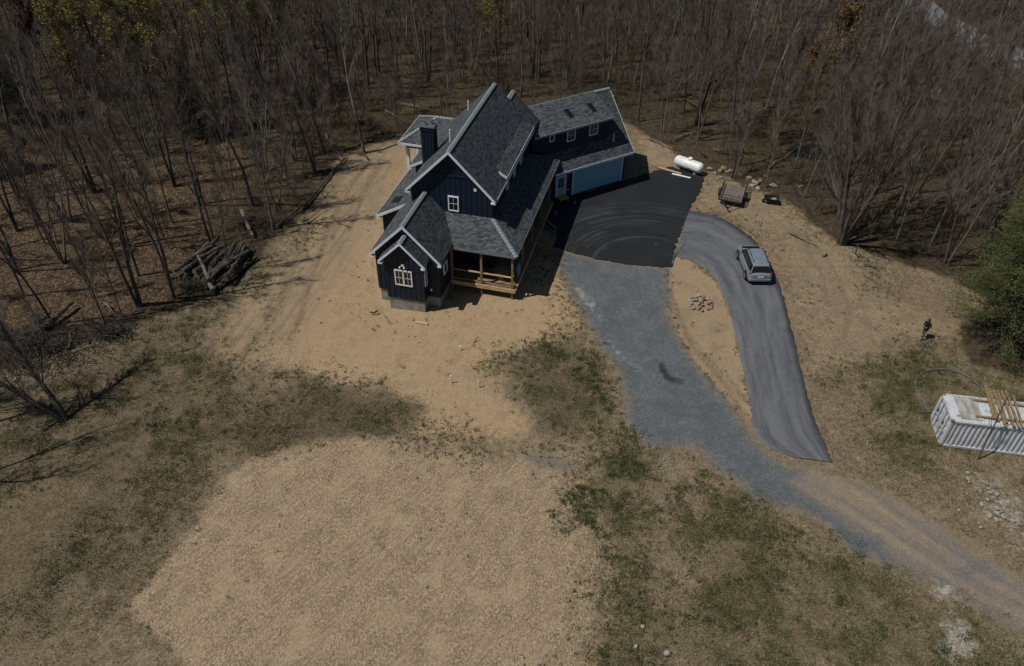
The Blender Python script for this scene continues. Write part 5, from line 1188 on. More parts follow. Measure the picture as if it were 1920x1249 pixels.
def segs_to_prisms(P0, P1, R0, R1, k=3):
    P0, P1 = np.asarray(P0,float), np.asarray(P1,float); R0, R1 = np.asarray(R0,float), np.asarray(R1,float)
    d = P1-P0; d /= np.linalg.norm(d,axis=1)[:,None]+1e-9
    ref = np.where(np.abs(d[:,2:3]) > .9, np.array([[1.,0,0]]), np.array([[0,0,1.]])); a = np.cross(d, ref); a /= np.linalg.norm(a,axis=1)[:,None]; b = np.cross(d, a)
    n = len(P0); V = np.empty((n, 2*k, 3))
    for i in range(k):
        c, s = math.cos(2*math.pi*i/k), math.sin(2*math.pi*i/k); V[:,i] = P0+(a*c+b*s)*R0[:,None]; V[:,k+i] = P1+(a*c+b*s)*R1[:,None]
    base = (np.arange(n)*2*k)[:,None]
    F = np.concatenate([base+np.array([[i,(i+1)%k,k+(i+1)%k,k+i]]) for i in range(k)])
    return V.reshape(-1,3), F
class Tree:
    def __init__(s): s.t = []; s.c = []          # (p0,p1,r0,r1)
    def path(s, rs, p, d, L, n, r0, r1, out, wob=.08, lift=.0):
        pts = [p]; d = d/np.linalg.norm(d)
        for i in range(n):
            d = d+rs.normal(0,wob,3); d[2] += lift; d /= np.linalg.norm(d); q = pts[-1]+d*L/n
            a, b = r0+(r1-r0)*i/n, r0+(r1-r0)*(i+1)/n; out.append((pts[-1], q, a, b)); pts.append(q)
        return pts
def side_dir(rs, d, ang):
    x = rs.normal(size=3); x -= d*(x@d); x /= np.linalg.norm(x); return d*math.cos(ang)+x*math.sin(ang)
def bare_tree(seed, H=14, r=.15, nb=20, spread=.27, start=.35, fork=0, lean=(0,0), twigs=5, dens=1.0, wob=.035, fsp=.24):
    rs = np.random.default_rng(seed); T = Tree()
    stems = []
    if not fork: stems.append((np.array([0,0,-.3]), np.array([lean[0],lean[1],1.]), H+.3, r))
    else:
        fz = rs.uniform(.2,.6)
        for k in range(fork):
            a = 2*math.pi*k/fork+rs.uniform(-.4,.4); stems.append((np.array([.12*math.cos(a),.12*math.sin(a),-.3]), np.array([lean[0]+fsp*math.cos(a),lean[1]+fsp*math.sin(a),1.]), H*rs.uniform(.82,1.05), r*rs.uniform(.75,1)))
    for (p, d0, L, rr_) in stems:
        n = 11; pts = T.path(rs, p, d0, L, n, rr_, .022, T.t, wob, .01)
        for b in range(nb if not fork else int(nb*.7)):
            f = start+(1-start)*((b+rs.uniform(0,1))/nb)**.9 if not fork else start+(1-start)*rs.uniform(0,1)**.9
            f = min(f,.985); i = min(int(f*n), n-1); w = f*n-i; o = pts[i]*(1-w)+pts[i+1]*w; dd = pts[i+1]-pts[i]; dd /= np.linalg.norm(dd)
            bl = H*spread*(1.25-f)*rs.uniform(.6,1.25); ang = rs.uniform(.32,.68)*(1-.2*f); br = max(.016, rr_*(1-f)*.55+.012)
            bp = T.path(rs, o, side_dir(rs, dd, ang), bl, 5, br, .012, T.c if br < .035 else T.t, .09, .10)
            for k in range(int(7*dens)):
                g_ = rs.uniform(.15,1); i2 = min(int(g_*5),4); w2 = g_*5-i2; o2 = bp[i2]*(1-w2)+bp[i2+1]*w2; d2 = bp[i2+1]-bp[i2]; d2 /= np.linalg.norm(d2)
                sl_ = bl*rs.uniform(.22,.5)*(1.15-g_*.5); sp_ = T.path(rs, o2, side_dir(rs, d2, rs.uniform(.3,.7)), sl_, 3, .015, .008, T.c, .10, .14)
                for q in range(twigs):
                    h_ = rs.uniform(.1,1); i3 = min(int(h_*3),2); w3 = h_*3-i3; o3 = sp_[i3]*(1-w3)+sp_[i3+1]*w3; d3 = sp_[i3+1]-sp_[i3]; d3 /= np.linalg.norm(d3)
                    T.path(rs, o3, side_dir(rs, d3, rs.uniform(.2,.6)), rs.uniform(.3,.8), 1, .007, .004, T.c, .05, .18)
    return T
def tree_meshes(T, tm, cm, bud=None, budn=0, bsize=.05, seed=0):
    a = list(zip(*T.t)); V, F = segs_to_prisms(*a, k=7); tme = np_mesh("trunk", V, F, tm, link=False, smooth=True)
    a = list(zip(*T.c)); V, F = segs_to_prisms(*a, k=3)
    if bud:
        rs = np.random.default_rng(seed); E1 = np.asarray(a[1]); thin = np.where(np.asarray(a[3]) < .009)[0]; pick = rs.choice(thin, budn); c = E1[pick]+rs.normal(0,.10,(budn,3)); u = rs.normal(size=(budn,3)); u /= np.linalg.norm(u,axis=1)[:,None]; w = np.cross(u, rs.normal(size=(budn,3))); w /= np.linalg.norm(w,axis=1)[:,None]
        s = bsize*rs.uniform(.6,1.3,(budn,1)); BV = np.stack([c-u*s-w*s*.6,c+u*s-w*s*.6,c+u*s+w*s*.6,c-u*s+w*s*.6],1).reshape(-1,3); BF = np.arange(budn*4).reshape(-1,4)+len(V)
        nf = len(F); V = np.concatenate([V,BV]); F = np.concatenate([F,BF]); cme = np_mesh("crown", V, F, [cm,bud], link=False)
        mi = np.zeros(len(F), np.int32); mi[nf:] = 1; cme.polygons.foreach_set("material_index", mi)
    else: cme = np_mesh("crown", V, F, cm, link=False)
    return tme, cme, (V, F)
def place_tree(me2, x, y, z, s, rz, label, group, name="bare_tree", lean=(0,0)):
    t = thing(name, label, "tree", (x,y,z), rz, group); t.scale = (s,s,s); t.rotation_euler = (lean[0],lean[1],rz)
    for nm, me in (("trunk", me2[0]), ("crown", me2[1])):
        o = bpy.data.objects.new(nm, me); C.objects.link(o); o.parent = t
    return t
PRO = []
for i in range(6): PRO.append(('tall', bare_tree(100+i, H=13.5+.6*i, r=.12+.025*(i%4), nb=18, spread=.27, start=.30+.05*(i%3), dens=1.1, twigs=5, wob=.03+.012*(i%3), fork=2 if i in (1,3,4) else 0, fsp=.10), [bark_a,bark_b][i%2], [twig_a,twig_r,twig_o,twig_t,twig_d,twig_r][i]))
for i in range(4): PRO.append(('slim', bare_tree(200+i, H=9.5+i, r=.06+.01*i, nb=16, spread=.25, start=.28, twigs=5, dens=1.1, wob=.045), [bark_a,bark_b][i%2], [twig_t,twig_r,twig_o,twig_d][i]))
for i in range(3): PRO.append(('sapling', bare_tree(300+i, H=5.0+.6*i, r=.045, nb=16, spread=.32, start=.08, twigs=6, dens=1.2, wob=.06), bark_b, [twig_r,twig_a,twig_d][i]))
for i in range(2): PRO.append(('clump', bare_tree(400+i, H=12, r=.11, nb=18, spread=.24, start=.25, fork=3+i, twigs=5, dens=1.0, fsp=.15), bark_a, [twig_a,twig_r][i]))
PM = [(k,)+tree_meshes(T, tm, cm) for k, T, tm, cm in PRO]
budY = tree_meshes(bare_tree(500, H=14, r=.16, nb=28, spread=.42, start=.3, twigs=8), bark_b, twig_d, bud_y, 5200, .06, 1)
budO = tree_meshes(bare_tree(501, H=12, r=.14, nb=26, spread=.40, start=.2, twigs=7), bark_b, twig_r, bud_o, 7000, .07, 2)
budR = tree_meshes(bare_tree(502, H=13, r=.14, nb=22, spread=.28, start=.3), bark_b, twig_r, bud_r, 9000, .06, 3)

def in_view(x, y, top=12):
    for z in (0, top*.6, top):
        v = np.array([x, y, z])-np.array([0,0,CAM_H]); dz = v@fw
        px, py = CX+FPX*(v@rt)/dz, CY-FPX*(v@up)/dz
        if -90 < px < 2010 and -70 < py < 1300: return True
    return False
def px_of(x, y, z=0):
    v = np.array([x,y,z])-np.array([0,0,CAM_H]); dz = v@fw; return CX+FPX*(v@rt)/dz, CY-FPX*(v@up)/dz
taken = []
def gz1(x, y): return float(ground_z(np.array([x]), np.array([y]))[0])
# -- trees one can single out
def special(me2, px, s, label, rz=0, name="bare_tree", lean=(0,0), group=None):
    x, y = G(*px); taken.append((x,y)); return place_tree(me2, x, y, -.05, s, rz, label, group, name, lean)
fork_T = Tree(); rs = np.random.default_rng(77)
for (d0, L, r0) in ((np.array([-.62,-.12,.85]), 9.5, .17), (np.array([-.30,.25,1.]), 12.5, .19)):
    pts = fork_T.path(rs, np.array([0,0,-.3]), d0, L, 11, r0, .03, fork_T.t, .05, .02)
    for b in range(34):
        f = rs.uniform(.15,.98); i = min(int(f*11),10); w = f*11-i; o = pts[i]*(1-w)+pts[i+1]*w; dd = pts[i+1]-pts[i]; dd /= np.linalg.norm(dd)
        bl = 3.6*(1.2-f)*rs.uniform(.6,1.2); bp = fork_T.path(rs, o, side_dir(rs,dd,rs.uniform(.5,.9)), bl, 5, .05*(1.1-f)+.01, .011, fork_T.c, .10, .05)
        for k in range(8):
            g_ = rs.uniform(.15,1); i2 = min(int(g_*5),4); o2 = bp[i2]; d2 = bp[i2+1]-bp[i2]; d2 /= np.linalg.norm(d2); sp_ = fork_T.path(rs, o2, side_dir(rs,d2,rs.uniform(.4,.9)), bl*rs.uniform(.25,.5), 3, .016, .008, fork_T.c, .12, .08)
            for q in range(4): fork_T.path(rs, sp_[rs.integers(0,3)], side_dir(rs,d2,rs.uniform(.3,.9)), rs.uniform(.3,.7), 1, .009, .005, fork_T.c, .05, .1)
special(tree_meshes(fork_T, bark_b, twig_d), (125,787), 1.0, "dark bare tree forking low into two leaning stems on the left lawn", name="forked_tree")
big = tree_meshes(bare_tree(601, H=16.5, r=.21, nb=30, spread=.27, start=.22, fork=7, twigs=7, dens=1.3, fsp=.27), bark_b, twig_r)
special(big, (1577,456), 1.0, "large many-stemmed bare tree fanning up at the edge of the right-hand clearing", .6, name="multi_stemmed_tree")
special(budY, (300,215), 1.12, "tall tree with yellow-green buds rising above the left wood", name="budding_tree"); special(budY, (215,190), 1.0, "yellow-green budding tree left of the tallest budding one", 2.0, name="budding_tree"); special(budY, (395,165), .95, "yellow-green budding tree at the right of the left-hand budding trees", 4.0, name="budding_tree")
special(budY, (932,150), .78, "olive budding tree directly behind the main roof peak", 1.1, name="budding_tree")
special(budO, (1556,200), 1.0, "orange-brown budding tree in the right-hand wood", .3, name="budding_tree"); special(budO, (1500,215), .6, "small orange-brown budding tree left of the larger orange one", 2.2, name="budding_tree")
special(budR, (118,185), 1.1, "red-budded tree near the top left corner", 0, name="budding_tree")
special(tree_meshes(bare_tree(650, H=5.2, r=.06, nb=6, spread=.2, start=.4, twigs=2, dens=.4), bark_b, twig_d), (1834,861), 1.0, "thin bare tree standing against the container's near side", .4)
special(PM[0][1:], (1918,905), 1.15, "thick-trunked bare tree at the right frame edge below the container", 1.2)
special(PM[1][1:], (326,556), 1.05, "bare tree standing directly in front of the log heap", 2.0, lean=(.02,-.05)); special(PM[3][1:], (259,571), .95, "slender bare tree left of the log heap at the grass edge", 1.0, lean=(0,-.06))
special(PM[7][1:], (195,604), .95, "thin bare tree between the log heap and the left brush heap", .5, lean=(0,-.05)); special(PM[6][1:], (228,590), .9, "thin bare tree at the grass edge beside a fallen branch", 2.5, lean=(0,-.07))
special(PM[6][1:], (1434,353), 1.1, "slim bare tree among the boulders beside the trailer", 1.5); special(PM[8][1:], (1506,371), 1.0, "slim bare tree standing right of the wheelbarrow", .3)
special(PM[13][1:], (1374,335), .75, "clump of thin bare stems rising directly behind the trailer", 1.1, name="bare_tree_clump")
special(PM[2][1:], (683,287), 1.05, "tall bare tree at the top end of the sand strip", .8, lean=(0,-.03)); special(PM[7][1:], (690,268), .8, "thin bare tree just right of the tall one at the strip's end", .1)
special(PM[4][1:], (747,182), 1.0, "straight bare tree behind the back porch roof", 1.9); special(PM[0][1:], (977,178), 1.0, "straight bare tree behind the gap between house and garage", 2.9)
special(PM[5][1:], (1196,228), .95, "bare tree just beyond the garage's right end", .2); special(PM[13][1:], (1243,248), .9, "bare clump beyond the propane tank, right of the garage", 3.3, name="bare_tree_clump")
for (px_, k_, sc_, lb_) in (((-70,800),0,1.0,"bare tree just outside the left frame edge, casting its shadow on the lawn"),((-90,905),4,.95,"bare tree outside the left frame edge below the first one")): special(PM[k_][1:], px_, sc_, lb_, 1.0)
for (px_, sc_) in (((270,262),.9),((350,250),.95),((185,255),.85),((440,205),1.0),((505,190),.9),((560,170),.85)): special(budY, px_, sc_, "yellow-green budding tree scattered among bare trees in the upper left wood", random.uniform(0,6), "budding_tree", (0,0), "budding trees scattered in the upper left wood")
# -- evergreens
needle_g = plain("pine_needles", (.095,.115,.031), (.048,.066,.018), 1.5, .75); needle_d = plain("dark_needles", (.022,.036,.016), (.012,.022,.010), 1.5, .8)
def evergreen(seed, H, R0, m_, nb=120, oval=False):
    rs = np.random.default_rng(seed); T = Tree(); T.path(rs, np.array([0,0,-.3]), np.array([0,0,1.]), H, 10, .2, .03, T.t, .01, .02); NV = []
    for b in range(nb):
        f = .06+.93*(b/nb)**.85; z = f*H; L = R0*(min(1,.70+.8*f)*(1-f)**.74 if oval else (1-f)**.8)*rs.uniform(.7,1.15)+.25; a = rs.uniform(0,6.28); d0 = np.array([math.cos(a),math.sin(a),.02+.55*f]); bp = T.path(rs, np.array([0,0,z]), d0, L, 5, .035*(1-f)+.012, .008, T.c, .06, .01)
        bp = np.array(bp); m = int(230*L/R0)+50; g_ = rs.uniform(.12,1,m)**.7*5; i = np.minimum(g_.astype(int),4); w = (g_-i)[:,None]; NV.append(bp[i]*(1-w)+bp[i+1]*w+rs.normal(0,[.22,.22,.06],(m,3))*(.5+L/R0))
    P = np.concatenate(NV); n = len(P); u = rs.normal(size=(n,3)); u[:,2] = u[:,2]*.4+.2; u /= np.linalg.norm(u,axis=1)[:,None]; w = np.cross(u, rs.normal(size=(n,3))); w /= np.linalg.norm(w,axis=1)[:,None]; s = rs.uniform(.06,.13,(n,1))
    QV = np.stack([P-w*s*.28,P+u*s*1.1-w*s*.1,P+u*s*1.6,P+u*s*.9+w*s*.45],1).reshape(-1,3)
    tme = segs_to_prisms(*list(zip(*T.t)), k=7); V, F = segs_to_prisms(*list(zip(*T.c)), k=3); nf = len(F); V2 = np.concatenate([V,QV]); F2 = np.concatenate([F,np.arange(n*4).reshape(-1,4)+len(V)])
    c = np_mesh("crown", V2, F2, [bark_b,m_], link=False); mi = np.zeros(len(F2),np.int32); mi[nf:] = 1; c.polygons.foreach_set("material_index", mi); return np_mesh("trunk", *tme, bark_b, link=False), c
ev1 = evergreen(1, 17.5, 6.0, needle_g, 400, True); ev2 = evergreen(2, 13, 3.1, needle_d, 150)
special(ev1, (1878,640), 1.0, "leafy green pine at the right frame edge above the container", .4, name="pine_tree"); special(ev1, (1955,545), 1.05, "green pine cut by the right frame edge behind the first pine", 2.4, name="pine_tree")
special(ev2, (20,230), 1.0, "dark evergreen nearest the top left corner of the picture", 1.0, name="hemlock_tree"); special(ev2, (150,110), .9, "dark evergreen behind the red-budded tree", 2.0, name="hemlock_tree"); special(ev2, (368,262), .62, "short dark evergreen deep in the left wood", 3.0, name="hemlock_tree"); special(ev2, (-60,330), .9, "dark evergreen at the left frame edge", 4.1, name="hemlock_tree"); special(ev2, (1665,40), .5, "small dark evergreen beside the far road", 2.1, name="hemlock_tree")

# -- the wood: every tree its own object, the nearest ones first
rs = np.random.default_rng(21)
cand = np.stack([rs.uniform(-92,92,30000), rs.uniform(22,132,30000)], 1)
sdC = sdist(cand[:,0], cand[:,1], CLEAR)
BRUSHY = GP([(640,285),(690,215),(760,190),(900,165),(1100,170),(1250,185),(1290,250),(1330,300),(1200,262),(1100,215),(760,260)])
sdB = sdist(cand[:,0], cand[:,1], BRUSHY); sdL = sdist(cand[:,0], cand[:,1], OPENLEAF); ROADW = GP([(1620,-40),(1700,-40),(1775,30),(1850,72),(1920,98),(2060,150),(2060,205),(1920,138),(1840,103),(1760,58),(1690,8)]); sdR = sdist(cand[:,0], cand[:,1], ROADW)
sdP = sdist(cand[:,0], cand[:,1], GP([(1465,300),(1470,262),(1570,262),(1570,305)])); sdF = sdist(cand[:,0], cand[:,1], FARSAND)
okc = (sdC < -1.3) & (sdR < -2.0) & (sdP < 0) & (sdF < 1.5)
kept = []; cell = {}
def near_any(x, y, r):
    i, j = int(x//5), int(y//5)
    for a in (-1,0,1):
        for b in (-1,0,1):
            for (u, v) in cell.get((i+a,j+b), ()):
                if (u-x)**2+(v-y)**2 < r*r: return True
    return False
def put(x, y): cell.setdefault((int(x//5),int(y//5)),[]).append((x,y))
for (x, y) in taken: put(x, y)
for i in np.where(okc)[0]:
    x, y = cand[i]; r = 2.65
    if sdB[i] > 0: r = 3.4
    elif sdL[i] > 0: r = 3.3
    if near_any(x, y, r) or not in_view(x, y): continue
    # nothing standing through the house
    put(x, y); kept.append((x, y, sdB[i] > 0, sdC[i]))
kept.sort(key=lambda q: q[0]**2+q[1]**2)
LIM = 300-0
ind = kept[:LIM-len(taken)]; rest = kept[LIM-len(taken):]
GRP = {}
far_V, far_F, off = [], [], 0
for q, (x, y, brushy, sc_) in enumerate(kept):
    u = rs.random(); px, py = px_of(x, y)
    kind = 'tall' if u < .50 else 'slim' if u < .74 else 'sapling' if u < .90 else 'clump'
    band = py-np.interp(px, [1620,1690,1760,1840,1920], [-20,8,58,103,138]) if px > 1600 else 999
    if 0 < band < 115 and u < .72: continue
    if 1600 < px < 1990 and 0 < py-np.interp(px, [1620,1690,1760,1840,1920], [-20,8,58,103,138]) < 80: kind = 'sapling' if u < .93 else 'slim'
    if brushy: kind = 'sapling' if u < .65 else 'slim'
    pool = [k for k, p in enumerate(PM) if p[0] == kind]; k = pool[rs.integers(len(pool))]
    s = rs.uniform(.72,1.12) if kind != 'sapling' else rs.uniform(.7,1.5)
    if q < len(ind):
        where = "left" if px < 660 else "right" if px > 1250 else "back"
        wtxt = {"left": "in the wood left of the house", "right": "in the wood right of the asphalt", "back": "in the wood behind the house"}[where]
        ktxt = {"tall": "tall bare grey-brown tree", "slim": "slim bare tree with a thin trunk", "sapling": "short bare sapling with fine twigs", "clump": "bare tree with several stems from one foot"}[kind]
        nm = {"tall": "bare_tree", "slim": "slim_bare_tree", "sapling": "bare_sapling", "clump": "bare_tree_clump"}[kind]
        place_tree(PM[k][1:3], x, y, gz1(x,y)-.02, s, rs.uniform(0,6.28), ktxt+" "+wtxt, ktxt+"s "+wtxt, nm, (rs.normal(0,.03), rs.normal(0,.03)))
    else:
        a = rs.uniform(0,6.28); c, s_ = math.cos(a)*s, math.sin(a)*s; Rm = np.array([[c,s_,0],[-s_,c,0],[0,0,s]])
        me = PM[k]; 
        for V, F in (PM_ARR[k] if False else [me[3]]): 
            pass
        V, F = me[3]; pk = np.arange(len(V)//6); pk = pk[rs.random(len(pk)) < .42]; cc = V.reshape(-1,6,3)[pk]; cen = cc.mean(1, keepdims=True); V = ((cc-cc.reshape(-1,2,3,3).mean(2,keepdims=True).repeat(3,2).reshape(-1,6,3))*1.7+cc.reshape(-1,2,3,3).mean(2,keepdims=True).repeat(3,2).reshape(-1,6,3)).reshape(-1,3); nn_ = len(pk); F = np.concatenate([np.arange(nn_)[:,None]*6+np.array([[i,(i+1)%3,3+(i+1)%3,3+i]]) for i in range(3)]); far_V.append(V@Rm+np.array([x,y,gz1(x,y)])); far_F.append(F+off); off += len(V)
        tme = me[1]; n_ = len(tme.vertices); tv = np.empty(n_*3,np.float32); tme.vertices.foreach_get("co", tv); tf = np.empty(len(tme.loops),np.int32); tme.loops.foreach_get("vertex_index", tf)
        far_V.append(tv.reshape(-1,3)@Rm+np.array([x,y,gz1(x,y)])); far_F.append(tf.reshape(-1,4)+off); off += n_
print("trees", len(ind)+len(taken), "rest", len(rest))
# thin whips and saplings too many to count fill the wood between the trees
M_ = 2600; xs, ys = rs.uniform(-85,85,M_*3), rs.uniform(26,124,M_*3); okw = (sdist(xs,ys,CLEAR) < -1.0) & (sdist(xs,ys,ROADW) < -2) & (sdist(xs,ys,OPENLEAF) < 0) & (sdist(xs,ys,FARSAND) < 0)
saps = [p for p in PM if p[0] == 'sapling']
for x, y in list(zip(xs[okw], ys[okw]))[:650]:
    me = saps[rs.integers(len(saps))]; a = rs.uniform(0,6.28); s = rs.uniform(.45,1.25); c, s_ = math.cos(a)*s, math.sin(a)*s; Rm = np.array([[c,s_,0],[-s_,c,0],[0,0,s]]); V, F = me[3]; pk = np.arange(len(V)//6); pk = pk[rs.random(len(pk)) < .5]; V = V.reshape(-1,6,3)[pk].reshape(-1,3); nn_ = len(pk); F = np.concatenate([np.arange(nn_)[:,None]*6+np.array([[i,(i+1)%3,3+(i+1)%3,3+i]]) for i in range(3)]); T_ = np.array([x,y,gz1(x,y)]); far_V.append(V@Rm+T_); far_F.append(F+off); off += len(V)
    tme = me[1]; n_ = len(tme.vertices); tv = np.empty(n_*3,np.float32); tme.vertices.foreach_get("co", tv); tf = np.empty(len(tme.loops),np.int32); tme.loops.foreach_get("vertex_index", tf); far_V.append(tv.reshape(-1,3)@Rm+T_); far_F.append(tf.reshape(-1,4)+off); off += n_
if far_V:
    tag(np_mesh("woods", np.concatenate(far_V), np.concatenate(far_F), twig_a), "far part of the leafless brown wood behind the nearer trees", "woods", None, "stuff")

brush_m = plain('brushwood', (.085,.070,.056), (.040,.033,.027), 3, .9)
# heaps of brushwood at the left edge and torn-up roots
for (px_, rad, hh, n_, lb_) in (((70,655),3.4,.8,1100,"tangled heap of brushwood at the left edge of the lawn"),((205,628),1.5,.6,260,"torn-up root mass at the lawn's edge"),((468,420),1.5,.8,300,"upturned roots and brush beside the sand strip"),((352,540),2.0,.35,160,"broken sticks at the foot of the log heap")):
    r_ = np.random.default_rng(n_); cx_, cy_ = G(*px_); q_ = rad*np.minimum(np.abs(r_.normal(0,.55,n_)),1.4); a_ = r_.uniform(0,6.28,n_); lump = .6+.8*vnoise(np.cos(a_)*2+px_[0], np.sin(a_)*2, .8, 2); q_ = q_*lump; x_, y_ = cx_+q_*np.cos(a_)*1.3, cy_+q_*np.sin(a_)*.85; z_ = np.maximum(.03, hh*(1-(q_/rad)**2)*r_.random(n_)*(.4+1.2*vnoise(x_,y_,1.1,2)))
    d_ = r_.normal(size=(n_,3)); d_[:,2] *= .45; d_ /= np.linalg.norm(d_,axis=1)[:,None]; L_ = r_.uniform(.4,1.5,(n_,1)); P_ = np.stack([x_,y_,z_],1)
    V, F = segs_to_prisms(P_-d_*L_/2, P_+d_*L_/2, r_.uniform(.010,.045,n_), r_.uniform(.005,.02,n_), 4); tag(np_mesh("brush_heap", V, F, brush_m), lb_, "brush heap")
# ------------------------------------------------------------------ undergrowth and grass
N = 130000; x = rs.uniform(-85,85,N); y = rs.uniform(24,126,N); sd = sdist(x, y, CLEAR); L_ = sdist(x, y, OPENLEAF); pch = vnoise(x, y, .16, 3)
ok = (sd < -.6) & (sdist(x,y,ROADW) < -1) & ((L_ < 0) | (rs.random(N) < .15)) & (pch+rs.normal(0,.08,N) > .44) & (sdist(x,y,FARSAND) < 0)
x, y = x[ok], y[ok]; n = len(x); z = ground_z(x, y); d = rs.normal(size=(n,3))*.55; d[:,2] = rs.uniform(.35,1.3,n); d /= np.linalg.norm(d,axis=1)[:,None]
P0 = np.stack([x,y,z],1); L1 = rs.uniform(.35,1.7,(n,1)); P1 = P0+d*L1; r0 = rs.uniform(.006,.016,n)
segs0, segs1, ra, rb_ = [P0],[P1],[r0],[r0*.7]
for k in range(4):
    d2 = d+rs.normal(0,.5,(n,3)); d2 /= np.linalg.norm(d2,axis=1)[:,None]; st = P0+(P1-P0)*rs.uniform(.3,1,(n,1)); segs0.append(st); segs1.append(st+d2*L1*rs.uniform(.4,.9,(n,1))); ra.append(r0*.7); rb_.append(r0*.4)
V, F = segs_to_prisms(np.concatenate(segs0), np.concatenate(segs1), np.concatenate(ra), np.concatenate(rb_), 3)
tag(np_mesh("undergrowth", V, F, plain("brush_stems", (.130,.105,.070), (.070,.056,.038), .5, .9)), "tangled brown undergrowth on the wood floor", "undergrowth", None, "stuff")

def tufts(name, label, n, accept, mats_c, hmin, hmax, blades=6, spread=.10, width=.022, seed=1, box=(-40,42,16,64)):
    r = np.random.default_rng(seed); x = r.uniform(box[0],box[1],n); y = r.uniform(box[2],box[3],n); a = accept(x, y, r); x, y = x[a], y[a]; n = len(x)
    z = ground_z(x, y); h = r.uniform(hmin,hmax,n); X_ = np.repeat(x,blades); Y_ = np.repeat(y,blades); Z_ = np.repeat(z,blades); Hh = np.repeat(h,blades)*r.uniform(.6,1.15,n*blades); sp = np.repeat(r.uniform(.5,1.4,n),blades)*spread
    bx = X_+r.normal(0,1,len(X_))*sp; by = Y_+r.normal(0,1,len(X_))*sp; a = r.uniform(0,6.28,len(X_)); le = r.uniform(.3,1.0,len(X_))*Hh
    tx, ty = bx+np.cos(a)*le, by+np.sin(a)*le; wx, wy = -np.sin(a)*width, np.cos(a)*width
    V = np.stack([np.stack([bx-wx,by-wy,Z_-.02],1),np.stack([bx+wx,by+wy,Z_-.02],1),np.stack([tx,ty,Z_+Hh],1)],1).reshape(-1,3)
    o = np_mesh(name, V, np.arange(len(V)).reshape(-1,3), mats_c); print(name, n); return tag(o, label, "grass", None, "stuff")
def on_paved(x, y):
    return np.maximum(sdist(x,y,DPOLY), sdist(x,y,APOLY)) > -.1
DPOLY = [tuple(q) for q in Lp]+[tuple(q) for q in Rp[::-1]]; APOLY = GP([(1030,372),(1072,369),(1166,341),(1240,318),(1262,313),(1322,331),(1310,362),(1292,394),(1262,475),(1257,501),(1150,491),(1050,470),(1000,452),(1005,410)])
HPOLY = [H2W(*p)[:2] for p in ((-12,4.1),(-9.95,4.1),(-9.95,-2.3),(-8.9,-3.1),(-6,-3.1),(-5.1,-2.2),(-5.1,.1),(0,.1),(0,13),(6,20),(-5,26),(-14,18))]
def acc_green(x, y, r):
    m_ = masks(x, y); p = np.clip(m_['green']*1.25*ss(vnoise(x,y,.75,3)-.52,.08)+.10*m_['yard']*m_['green'], 0, 1)*(1-m_['gravel'])*(1-m_['field']*.985)*(1-.9*m_['sand']); return (r.random(len(x)) < p) & ~on_paved(x,y) & (sdist(x,y,HPOLY) < 0)
def acc_dry(x, y, r):
    m_ = masks(x, y); p = m_['yard']*(.25+.75*np.maximum(m_['green'],m_['dark']))*(1-m_['gravel'])*(1-.97*m_['field'])*(1-.96*m_['sand'])*ss(vnoise(x,y,.9,2)-.42,.15); return (r.random(len(x)) < p) & ~on_paved(x,y) & (sdist(x,y,HPOLY) < 0)
WCL = GP([(1150,680),(1178,760),(1262,850),(1255,950),(1120,1010),(1050,995),(1040,930),(1130,870),(1125,780),(1090,700),(1020,660),(950,690),(1000,640),(1070,620)]); WCR = GP([(1250,860),(1370,900),(1480,965),(1640,1055),(1780,1110),(1840,1160),(1800,1200),(1640,1110),(1480,1030),(1330,960),(1250,920)])
def acc_clump(x, y, r):
    wob = 1.5*(vnoise(x,y,.5,2)-.5); p = np.maximum(ss(sdist(x+wob,y+wob,WCL),1.2), .75*ss(sdist(x+wob,y+wob,WCR),1.5)); m_ = masks(x,y); p = np.maximum(p, .30*m_['green'])*ss(vnoise(x,y,.95,3)-.555,.05)*(1-m_['gravel']*.9); return (r.random(len(x)) < p) & ~on_paved(x,y) & (sdist(x,y,HPOLY) < 0)
def acc_weed(x, y, r):
    m_ = masks(x, y); edge = 4*m_['sand']*(1-m_['sand'])+4*m_['field']*(1-m_['field'])*.6+.45*m_['dark']+.4*m_['green']+.05*m_['sand']+.02*m_['field']; p = (1-.9*np.clip(m_['dull'],0,1))*edge*ss(vnoise(x,y,.35,3)-.50,.10)*(1-m_['gravel']*.97); return (r.random(len(x)) < p) & ~on_paved(x,y) & (sdist(x,y,HPOLY) < 0)
tufts("grass", "short green grass growing in patches over the yard", 330000, acc_green, plain("spring_grass", (.050,.070,.018), (.090,.098,.034), .6, .8), .04, .11, 12, .15, .017, 1)
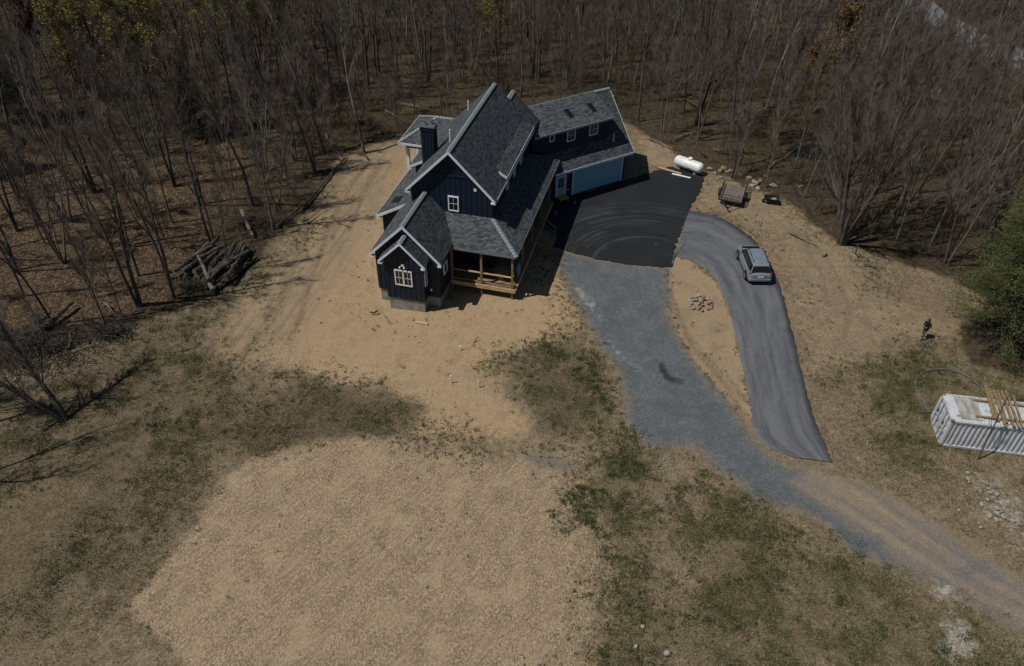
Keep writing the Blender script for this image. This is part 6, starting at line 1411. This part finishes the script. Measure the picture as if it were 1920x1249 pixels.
tufts("dry_grass", "thin straw-coloured dead grass over the yard", 330000, acc_dry, plain("dead_grass", (.27,.22,.13), (.17,.135,.08), .6, .9), .04, .11, 4, .10, .014, 2)
tufts("weeds", "dark green weed clumps dotted over the sand", 60000, acc_weed, plain("weed_leaves", (.030,.046,.016), (.048,.062,.022), .8, .8), .05, .14, 12, .085, .022, 3)

tufts('tussocks', 'thick dark green grass tussocks scattered by the gravel fork and over the lawn', 120000, acc_clump, plain('tussock_grass', (.036,.056,.016), (.060,.078,.026), 1.5, .8), .08, .20, 14, .11, .02, 8)
# small stones and clods too many to count
def pebbles(name, label, n, acc, mt, r0, r1, seed):
    q = np.random.default_rng(seed); x = q.uniform(-40,42,n); y = q.uniform(17,68,n); a = acc(x, y, q) & ~on_paved(x,y) & (sdist(x,y,HPOLY) < 0); x, y = x[a], y[a]; m_ = len(x); z = ground_z(x, y); R = q.uniform(r0,r1,m_)*q.uniform(.5,1,m_)
    oct_ = np.array([[1,0,0],[0,1,0],[-1,0,0],[0,-1,0],[0,0,.7],[0,0,-.5]],float); fc = np.array([[0,1,4],[1,2,4],[2,3,4],[3,0,4],[1,0,5],[2,1,5],[3,2,5],[0,3,5]])
    V = oct_[None]*R[:,None,None]*q.uniform(.6,1.2,(m_,6,1))+np.stack([x,y,z+R*.2],1)[:,None]; F = fc[None]+(np.arange(m_)*6)[:,None,None]
    tag(np_mesh(name, V.reshape(-1,3), F.reshape(-1,3), mt), label, "pebbles", None, "stuff")
pebbles("pebbles", "small pale pebbles scattered over the lawn and dirt", 5000, lambda x, y, q: (sdist(x,y,CLEAR) > 0) & (q.random(len(x)) < .5*ss(vnoise(x,y,.2,2)-.5,.12)+.05), rock_g, .03, .09, 5)
pebbles("clods", "small brown clods and chips scattered over the sand", 9000, lambda x, y, q: (q.random(len(x)) < masks(x,y)['sand']*ss(vnoise(x,y,.25,3)-.5,.1)), plain("earth_clods", (.17,.12,.075), (.10,.07,.045), 6, .95), .03, .085, 6)
